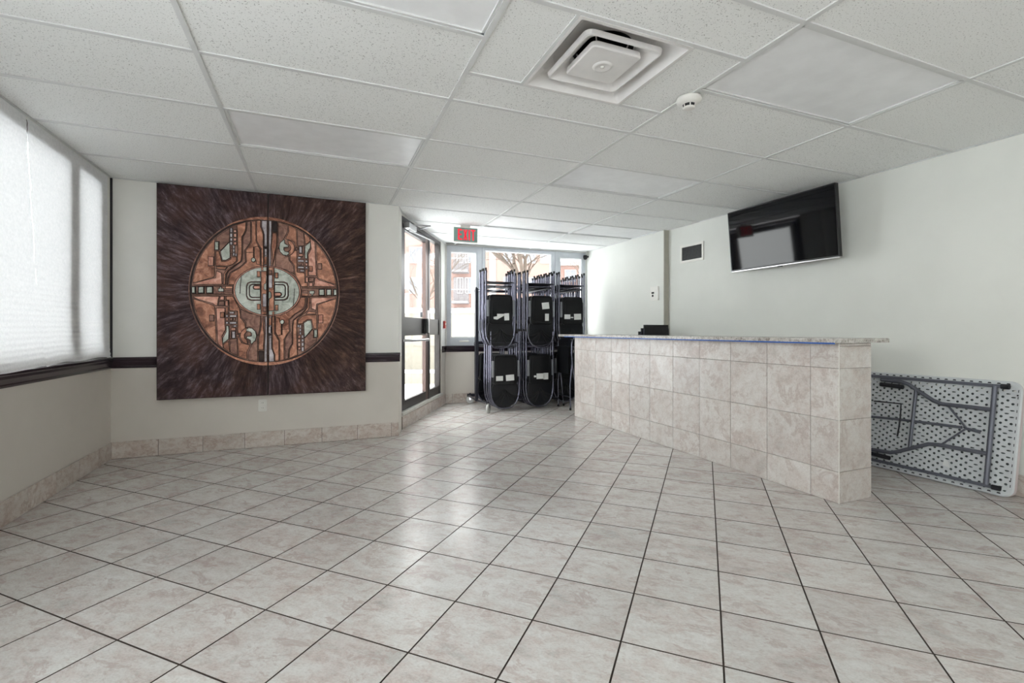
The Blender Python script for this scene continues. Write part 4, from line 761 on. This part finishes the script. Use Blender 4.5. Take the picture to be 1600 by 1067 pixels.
kid('masking_tape', tm, tp, 'blue tape along the lower front edge')

# ================================================================ CHAIR TROLLEY AND FOLDING CHAIRS
tr = empty('chair_trolley', (2.9, 6.5, 0)); thing(tr, 'two tier rolling rack of dark steel tube that carries the hanging folding chairs', 'trolley')
UP, LO = 0.85, 0.03; BAR = 0.845
cols = [(2.29, 2.36), (2.90, 2.88), (3.42, 3.44)]
def tpart(n, mb, l=None): return kid(n, mb, tr, l)
for x in (2.09, 2.63, 3.16, 3.72):
    r = MB(); r.tube([(x, 6.02, 0.145), (x, 6.10, 0.125), (x, 6.45, 0.105), (x, 6.86, 0.125)], 0.015, 'tube_d'); tpart('base_rail', r)
for x in (2.09, 3.72):
    xr = 2.20 if x < 3 else x
    tpart('post', MB().tube([(xr, 6.865, 0.12), (xr, 6.865, 1.72)], 0.016, 'tube_d'))
    tpart('post', MB().box((x-0.03, 6.42, 0.10), (x+0.008, 6.46, 1.70), 'tube_d'))
for z in (0.13, 0.90, 1.70): tpart('beam', MB().box((2.18 if z > 0.5 else 2.07, 6.85, z-0.02), (3.74, 6.88, z+0.02), 'tube_d'))
for z in (0.885, 1.685): tpart('beam', MB().tube([(2.075, 6.44, z+0.02), (2.19, 6.86, z+0.02)], 0.012, 'tube_d'))
for j, (a, b) in enumerate(cols):
    for xc, z in ((a, UP+BAR), (b, LO+BAR)):
        for dx in (-0.10, 0.10): tpart('hanging_arm', MB().tube([(xc+dx, 6.005, z-0.012), (xc+dx, 6.87, z-0.012)], 0.010, 'tube_d'))
for x, y in ((2.10, 6.00), (2.12, 6.88), (3.72, 6.02), (3.72, 6.88)):
    dx, dy = (0.62, 0.785) if y < 6.5 else (0.92, -0.39)      # rolling direction of this caster
    wl = tpart('caster', MB().lathe([(0.0, -0.015), (0.030, -0.015), (0.052, -0.017), (0.060, -0.010), (0.060, 0.010), (0.052, 0.017), (0.030, 0.015), (0, 0.015)], 'wheel', 20, tf=lambda X, Y, Z: (x+X*dx-Z*dy, y+X*dy+Z*dx, 0.060+Y)))
    fk = MB(); fk.tube([(x, y, 0.16), (x, y, 0.130)], 0.015, 'tube_d')
    for sgn in (-1, 1): fk.add([(x-sgn*0.022*dy+q[0]*dx, y+sgn*0.022*dx+q[0]*dy, q[1]) for q in ((-0.018, 0.135), (0.018, 0.135), (0.013, 0.055), (-0.013, 0.055))], [(0, 1, 2, 3)], 'chrome')
    o = kid('caster_fork', fk, tr); o.parent = wl

# chair meshes, hung upside down: local z 0 at the hoop, feet at 1.09, underside of the seat towards -y
def hoop_path(w, top, y=0.0):
    return [(-w, y, top), (-w, y, 0.62), (-w-0.004, y, 0.58), (-w-0.002, y, 0.50), (-w-0.004, y, 0.26), (-w+0.012, y, 0.15), (-w+0.05, y, 0.075), (-w+0.11, y, 0.022), (-0.05, y, 0.011), (0.05, y, 0.011),
            (w-0.11, y, 0.022), (w-0.05, y, 0.075), (w-0.012, y, 0.15), (w+0.004, y, 0.26), (w+0.002, y, 0.50), (w+0.004, y, 0.58), (w, y, 0.62), (w, y, top)]
Y0 = 0.0
frame_m = MB().tube(hoop_path(0.207, 1.075), 0.0115, 'tube', 8).mesh('tube_frame')
rl = []
for s_ in (-1, 1): rl.append(MB().tube([(s_*0.186, 0.026, 0.40), (s_*0.183, 0.028, 0.62), (s_*0.190, 0.028, 1.045)], 0.0105, 'tube', 8).mesh('rear_leg'))
bar1 = MB().tube([(-0.207, 0.0, 0.905), (0.207, 0.0, 0.905)], 0.008, 'tube_d', 6).mesh('cross_bar')
bar2 = MB().tube([(-0.188, 0.028, BAR+0.0095), (0.188, 0.028, BAR+0.0095)], 0.0095, 'tube_d', 6).mesh('cross_bar')
bar3 = MB().tube([(-0.19, -0.012, 0.845+0.009), (0.03, -0.014, 0.845+0.009), (0.205, -0.004, 0.905)], 0.0065, 'tube', 6).mesh('bent_bar')
def rounded(w0, w1, z0, z1, r0, r1, n=5, belly=0.0):
    P = []
    for (cx_, cz_, r, a) in ((w0-r0, z0+r0, r0, -PI/2), (w1-r1, z1-r1, r1, 0), (-w1+r1, z1-r1, r1, PI/2), (-w0+r0, z0+r0, r0, PI)):
        for k in range(n+1): t = a+PI/2*k/n; P.append((cx_+r*math.cos(t), cz_+r*math.sin(t)))
    return P
ty = lambda x, y, z: (x, -z, y)
seat = MB(); seat.prism(rounded(0.175, 0.165, 0.335, 0.735, 0.05, 0.045), 0.006, 0.036, 'blackp', 0.010, tf=ty)
seat.prism(rounded(0.135, 0.125, 0.375, 0.70, 0.04, 0.03), 0.036, 0.040, 'blackp', 0.004, tf=ty)
seat_m = seat.mesh('seat')
bk = MB(); P = []
for k in range(17): t = PI+PI*k/16; P.append((0.186*math.cos(t), 0.185+0.165*math.sin(t)))
P += [(0.188, 0.30), (0.165, 0.36), (-0.165, 0.36), (-0.188, 0.30)]
bk.prism(P, -0.008, 0.005, 'blackp2', 0.006, tf=ty)
for q in (-3, -2, -1, 1, 2, 3):
    pts = []
    for k in range(7):
        t = k/6; r = 0.04+t*0.20; a = -PI/2+q*0.30*(0.35+0.75*t); pts.append((r*math.cos(a)+0.0, -0.004-0.006*math.sin(PI*t), 0.30+r*math.sin(a)*0.98))
    bk.tube(pts, 0.0075, 'blackp', 6)
back_m = bk.mesh('backrest')
brk = [MB().rbox((s_*0.186-0.014, -0.034, 0.44), (s_*0.186+0.014, -0.008, 0.66), 'bracket', 0.005).mesh('seat_bracket') for s_ in (-1, 1)]
cap_m = MB().tube([(0, 0, -0.02), (0, 0, 0.014)], 0.0145, 'rubber', 8).mesh('foot_cap')
def chair_root(x, y, z, label, group): 
    e = empty('folding_chair', (x, y, z)); thing(e, label, 'chair', group); return e
def fill(e, front, papers=()):
    put('tube_frame', frame_m, e); put('seat', seat_m, e); put('backrest', back_m, e)
    for m_ in rl: put('rear_leg', m_, e)
    put('cross_bar', bar1, e); put('cross_bar', bar2, e)
    for s_ in (-1, 1): put('foot_cap', cap_m, e, None, (s_*0.207, 0, 1.076)); put('foot_cap', cap_m, e, None, (s_*0.190, 0.028, 1.046))
    if front:
        put('bent_bar', bar3, e)
        for m_ in brk: put('seat_bracket', m_, e)
    for pg in papers:
        MB().prism(pg, 0.0402, 0.0412, 'paper', 0, tf=ty).build('paper_label', e, 'white paper label')
def rc(x0, z0, x1, z1, sk=0.0): return [(x0, z0), (x1, z0+sk), (x1-sk, z1+sk), (x0-sk, z1)]
paps = {
 ('U', 0): [[(-0.11, 0.405), (-0.06, 0.395), (0.04, 0.45), (0.04, 0.475), (-0.06, 0.475), (-0.06, 0.44), (-0.11, 0.432)], rc(0.045, 0.385, 0.115, 0.48, 0.004)],
 ('U', 1): [rc(0.005, 0.545, 0.115, 0.635, 0.012), rc(0.045, 0.385, 0.105, 0.485)],
 ('U', 2): [rc(-0.14, 0.415, -0.045, 0.48), rc(-0.04, 0.43, 0.005, 0.445), rc(0.02, 0.405, 0.135, 0.49, 0.004)],
 ('L', 0): [rc(-0.145, 0.39, -0.045, 0.455), rc(0.0, 0.385, 0.12, 0.465, 0.006)],
 ('L', 1): [rc(-0.105, 0.42, -0.07, 0.445), rc(-0.065, 0.395, 0.055, 0.47), rc(0.04, 0.385, 0.115, 0.475)],
}
ORD = ['first', 'second', 'third', 'fourth', 'fifth', 'sixth', 'seventh', 'eighth', 'ninth']
posw = ['left', 'middle', 'right']
for j, (xa, xb) in enumerate(cols):
    for tier, xc, z0 in (('U', xa, UP), ('L', xb, LO)):
        tn = 'upper' if tier == 'U' else 'lower'
        n = 9; ys0 = 6.05
        if tier == 'L' and j == 2: ys0 = 6.32; n = 6
        if tier == 'U' and j == 2: ys0 = 6.10; n = 9
        gp = 'folding chairs hung one behind another in the %s %s column' % (tn, posw[j])
        rn = random.Random(j*7+(tier == 'U'))
        for k in range(n):
            if (tier, j) == ('U', 0) and k > 3: continue
            if (tier, j) == ('L', 0) and 3 < k < 7: continue
            if k == 0:
                look = {('U', 0): 'arrow-shaped and square white labels', ('U', 1): 'two labels one above the other', ('U', 2): 'labels side by side', ('L', 0): 'above the caster', ('L', 1): 'one wide label', ('L', 2): 'behind the counter end'}[(tier, j)]
                lb = 'front black folding chair of the %s %s column, %s' % (tn, posw[j], look)
            else: lb = '%s black folding chair from the front in the %s %s column' % (ORD[k], tn, posw[j])
            x = xc+(rn.uniform(-0.008, 0.008) if k else 0)
            e = chair_root(x, ys0+k*0.082, z0, lb, gp)
            fill(e, k == 0, paps.get((tier, j), ()) if k == 0 else ())

# a silver folding chair standing on its feet beside the far end of the counter
lc = empty('folding_chair', (3.255, 5.965, 0), 0.0); thing(lc, 'folding chair with thin silver legs standing folded at the far end of the bar counter', 'chair')
def side(y): 
    return [(0.055, y, 0.012), (0.015, y, 0.40), (-0.02, y, 0.60), (-0.035, y, 0.80), (-0.03, y, 0.93), (0.0, y, 1.0)]
lp = side(-0.2)+[(0.03, -0.1, 1.02), (0.03, 0.1, 1.02)]+[(a, 0.2, b) for a, _, b in reversed(side(0))]
MB().tube([(0.012+p[0], p[1], p[2]) for p in lp], 0.011, 'tube', 8).build('tube_frame', lc)
for s_ in (-1, 1): MB().tube([(-0.03, s_*0.178, 0.012), (-0.035, s_*0.178, 0.35), (-0.005, s_*0.178, 0.62), (0.0, s_*0.178, 0.72)], 0.010, 'tube', 8).build('rear_leg', lc)
MB().rbox((-0.055, -0.165, 0.50), (-0.028, 0.165, 0.88), 'blackp', 0.012, 'x').build('seat', lc)
MB().rbox((-0.025, -0.185, 0.82), (0.0, 0.185, 0.99), 'blackp2', 0.03, 'x').build('backrest', lc)
MB().tube([(-0.033, -0.178, 0.18), (-0.033, 0.178, 0.18)], 0.008, 'tube', 6).build('cross_bar', lc)
for a, b in ((0.067, -0.2), (0.067, 0.2), (-0.03, -0.178), (-0.03, 0.178)): MB().tube([(a, b, 0.0), (a, b, 0.03)], 0.0145, 'rubber', 8).build('foot_cap', lc)

# ================================================================ STACKED CHAIRS BEHIND THE COUNTER
def stack_chair(x, y, z, label):
    e = empty('stacking_chair', (x, y, z)); thing(e, label, 'chair', 'black chairs stacked behind the counter'); return e
# seat towards -y, back at local y 0
sb = MB(); n = 8; bp = []
for k in range(n+1): xx = -0.18+0.36*k/n; bp.append((xx, 0.025*(1-(xx/0.18)**2)))
poly = [(a, b) for a, b in bp]+[(a, b+0.028) for a, b in reversed(bp)]
bpn = MB(); bpn.prism(poly, 0.66, 1.045, 'black_fab', 0.0)
bpn.add([(a, b, 1.045+0.004) for a, b in poly], [tuple(range(len(poly)))], 'black_fab'); bpn_m = bpn.mesh('backrest')
se_m = MB().rbox((-0.20, -0.44, 0.44), (0.20, -0.02, 0.475), 'black_fab', 0.02, 'z').mesh('seat')
fl_m = [MB().tube([(s_*0.205, -0.40, 0.0), (s_*0.205, -0.38, 0.30), (s_*0.205, -0.36, 0.43), (s_*0.205, -0.05, 0.44)], 0.010, 'tube_d', 6).mesh('leg') for s_ in (-1, 1)]
rl_m = [MB().tube([(s_*0.205, 0.05, 0.0), (s_*0.205, -0.01, 0.40), (s_*0.195, 0.0, 0.60), (s_*0.187, 0.012, 1.0)], 0.010, 'tube_d', 6).mesh('leg') for s_ in (-1, 1)]
slab = ['topmost black chair of the stack showing above the far part of the bar counter', 'second chair down in the black stack behind the counter', 'third chair down in the black stack behind the counter', 'lowest chair in the black stack behind the counter']
for k in range(4):
    e = stack_chair(3.915-0.006*k, 4.80+0.045*k+0.03, 0.125-0.0415*k+0.0, slab[k])
    put('seat', se_m, e); put('backrest', bpn_m, e)
    for m_ in fl_m+rl_m: put('leg', m_, e)

# ================================================================ FOLDING TABLE LEANING ON THE RIGHT WALL
P0 = Vector((4.165, 1.70, 0.0)); e1 = Vector((0.01875, -0.99982, 0)); e1.normalize(); upv = Vector((0.13, 0, 0.75)).normalized(); nv = e1.cross(upv).normalized()
if nv.x > 0: nv = -nv
# table frame: s from the near end away (against e1), t up the face, d off the underside towards the room
def TF(s_, t, d): return P0-e1*s_+upv*(t+0.006)+nv*d
tb = empty('folding_table', TF(0.9, 0, -0.02)); thing(tb, 'pale grey plastic folding table on its long edge, underside out, leaning on the right wall', 'table')
S0, S1, TT = -0.064, 1.776, 0.765
def tk(n, mb, l=None): return kid(n, mb, tb, l)
def rrect(s0, s1, t0, t1, r, n=6):
    P = []
    for cx_, cz_, a in ((s1-r, t0+r, -PI/2), (s1-r, t1-r, 0), (s0+r, t1-r, PI/2), (s0+r, t0+r, PI)):
        for k in range(n+1): q = a+PI/2*k/n; P.append((cx_+r*math.cos(q), cz_+r*math.sin(q)))
    return P
sh = MB(); outr = rrect(S0, S1, 0, TT, 0.06); inr = rrect(S0+0.028, S1-0.028, 0.028, TT-0.028, 0.036); n = len(outr)
D1 = 0.0; DB_ = -0.044
vs = [TF(a, b, DB_) for a, b in outr]+[TF(a, b, -0.010) for a, b in outr]+[TF(a+(c-a)*0.3, b+(d-b)*0.3, D1) for (a, b), (c, d) in zip(outr, inr)]+[TF(a, b, D1) for a, b in inr]+[TF(a, b, -0.008) for a, b in inr]
fs = [tuple(range(n))]
sh.add(vs[:n], fs, 'tbl')
for q, m_ in ((0, 'tblbead'), (1, 'tbl'), (2, 'tbl'), (3, 'tbl')): sh.add(vs[q*n:(q+2)*n], [(i, (i+1) % n, (i+1) % n+n, i+n) for i in range(n)], m_)
sh.add([TF(a, b, -0.030) for a, b in inr], [tuple(range(n))], 'tbl'); tk('table_top', sh)
# moulded underside: a sheet of dimples and short slots
um = MB(); ps = 0.0262; pt = 0.0218; a0, b0 = S0+0.030, 0.030; ns = int((S1-0.030-a0)/ps); nt = int((TT-0.030-b0)/pt); ps = (S1-0.030-a0)/ns; pt = (TT-0.030-b0)/nt
for i in range(ns):
    for j in range(nt):
        sa, sb_, ta, tb_ = a0+i*ps, a0+(i+1)*ps, b0+j*pt, b0+(j+1)*pt; cs, ctt = (sa+sb_)/2, (ta+tb_)/2
        c4 = [(sa, ta), (sb_, ta), (sb_, tb_), (sa, tb_)]
        if (i+j) % 2: um.add([TF(x, y, -0.008) for x, y in c4], [(0, 1, 2, 3)], 'tbl'); continue
        slot = (i+3*((j//2) % 3)) % 6 == (0 if j % 2 == 0 else 1)
        rx, rz = (0.0122, 0.0048) if slot else (0.0086, 0.0080)
        oc = [(cs+rx*math.cos(PI/4*k+PI/8), ctt+rz*math.sin(PI/4*k+PI/8)) for k in range(8)]
        vv = [TF(x, y, -0.008) for x, y in c4]+[TF(x, y, -0.008) for x, y in oc]+[TF(cs+(x-cs)*0.8, ctt+(y-ctt)*0.8, -0.026) for x, y in oc]
        f = [(0, 1, 10, 9), (1, 11, 10), (1, 2, 4, 11), (2, 5, 4), (2, 3, 6, 5), (3, 7, 6), (3, 0, 8, 7), (0, 9, 8)]
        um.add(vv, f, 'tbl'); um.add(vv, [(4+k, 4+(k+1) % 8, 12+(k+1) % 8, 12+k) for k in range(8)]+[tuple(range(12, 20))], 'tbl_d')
o = tk('dimpled_underside', um); o['kind'] = 'stuff'
ds = MB()
for k in range(15):
    for sx in (S0+0.018, S1-0.018): t = 0.07+k*0.0445; ds.add([TF(a, b, 0.0008) for a, b in ((sx-0.002, t), (sx+0.002, t), (sx+0.002, t+0.018), (sx-0.002, t+0.018))], [(0, 1, 2, 3)], 'tblblack')
for k in range(36):
    s_ = S0+0.06+k*0.0485
    for t in (TT-0.02, 0.02): ds.add([TF(a, b, 0.0008) for a, b in ((s_, t-0.004), (s_+0.022, t-0.004), (s_+0.018, t+0.005), (s_+0.004, t+0.005))], [(0, 1, 2, 3)], 'tblblack')
tk('edge_slots', ds)['kind'] = 'stuff'
for t in (TT-0.040, 0.050):
    r = MB(); pts = [(0.02, t), (S1-0.085, t)]
    vs = [TF(a, t+b, d) for a in (0.015, S1-0.08) for b, d in ((-0.011, 0), (0.011, 0), (0.011, 0.020), (-0.011, 0.020))]
    r.add(vs, [(0, 3, 2, 1), (4, 5, 6, 7), (0, 1, 5, 4), (1, 2, 6, 5), (2, 3, 7, 6), (3, 0, 4, 7)], 'tblsteel')
    # pegs of the steel skirt, scalloped along the plastic
    tk('side_rail', r)
    for e_ in (0.008, S1-0.072): tk('rail_clamp', MB().tube([TF(e_-0.012, t, 0.012), TF(e_+0.03, t, 0.012)], 0.017, 'tblblack', 8))
def legset(m, who):
    T_ = lambda s_, t, d=0.030: TF(m(s_), t, d)
    tk('leg_crossbar', MB().tube([T_(0.062, 0.058), T_(0.062, 0.722)], 0.0145, 'tblsteel', 10))
    tk('leg', MB().tube([T_(0.07, 0.560, 0.028), T_(0.345, 0.560, 0.028), T_(0.40, 0.578, 0.028), T_(0.565, 0.680, 0.028), T_(0.62, 0.697, 0.028), T_(0.76, 0.700, 0.028)], 0.0145, 'tblsteel', 10))
    tk('leg', MB().tube([T_(0.07, 0.262, 0.028), T_(0.34, 0.262, 0.028), T_(0.40, 0.255, 0.028), T_(0.60, 0.150, 0.028), T_(0.64, 0.135, 0.028), T_(0.80, 0.128, 0.028)], 0.0145, 'tblsteel', 10))
    tk('leg_spreader', MB().tube([T_(0.515, 0.205, 0.030), T_(0.512, 0.655, 0.030)], 0.012, 'tblsteel', 8))
    tk('brace', MB().tube([T_(0.307, 0.550, 0.026), T_(0.191, 0.412, 0.034), T_(0.11, 0.405, 0.034)], 0.0065, 'tblsteel', 6)); tk('brace', MB().tube([T_(0.322, 0.272, 0.026), T_(0.195, 0.404, 0.034), T_(0.115, 0.392, 0.034)], 0.0065, 'tblsteel', 6))
    tk('brace_strut', MB().tube([T_(0.22, 0.412, 0.022), T_(0.60, 0.402, 0.022), T_(0.84, 0.388, 0.022)], 0.010, 'tblsteel', 8))
    tk('locking_ring', MB().tube([T_(0.608, 0.27, 0.022), T_(0.600, 0.34, 0.028), T_(0.598, 0.42, 0.028), T_(0.606, 0.525, 0.022), T_(0.80, 0.520, 0.020)], 0.0055, 'tblblack', 6))
    for a, b, t in ((0.60, 0.76, 0.655), (0.64, 0.82, 0.092)): tk('foot_grip', MB().tube([T_(a, t, 0.030), T_(b, t+0.006, 0.030)], 0.017, 'tblblack', 8))
legset(lambda s_: s_, 'near'); legset(lambda s_: S0+S1-s_, 'far')
stk = MB(); stk.add([TF(a, b, 0.002) for a, b in ((0.272, 0.115), (0.318, 0.122), (0.312, 0.168), (0.290, 0.160), (0.284, 0.148))], [(0, 1, 2, 3, 4)], 'paper'); tk('paper_label', stk, 'torn white paper sticker')
sc2 = MB()
for t in (0.674, 0.110): sc2.lathe([(0.0, 0.0), (0.005, 0.0), (0.005, -0.002)], 'tblblack', 10, tf=lambda X, Y, Z: TF(-0.043+X, t+Y, 0.0015+Z))
tk('screw_caps', sc2)['kind'] = 'stuff'
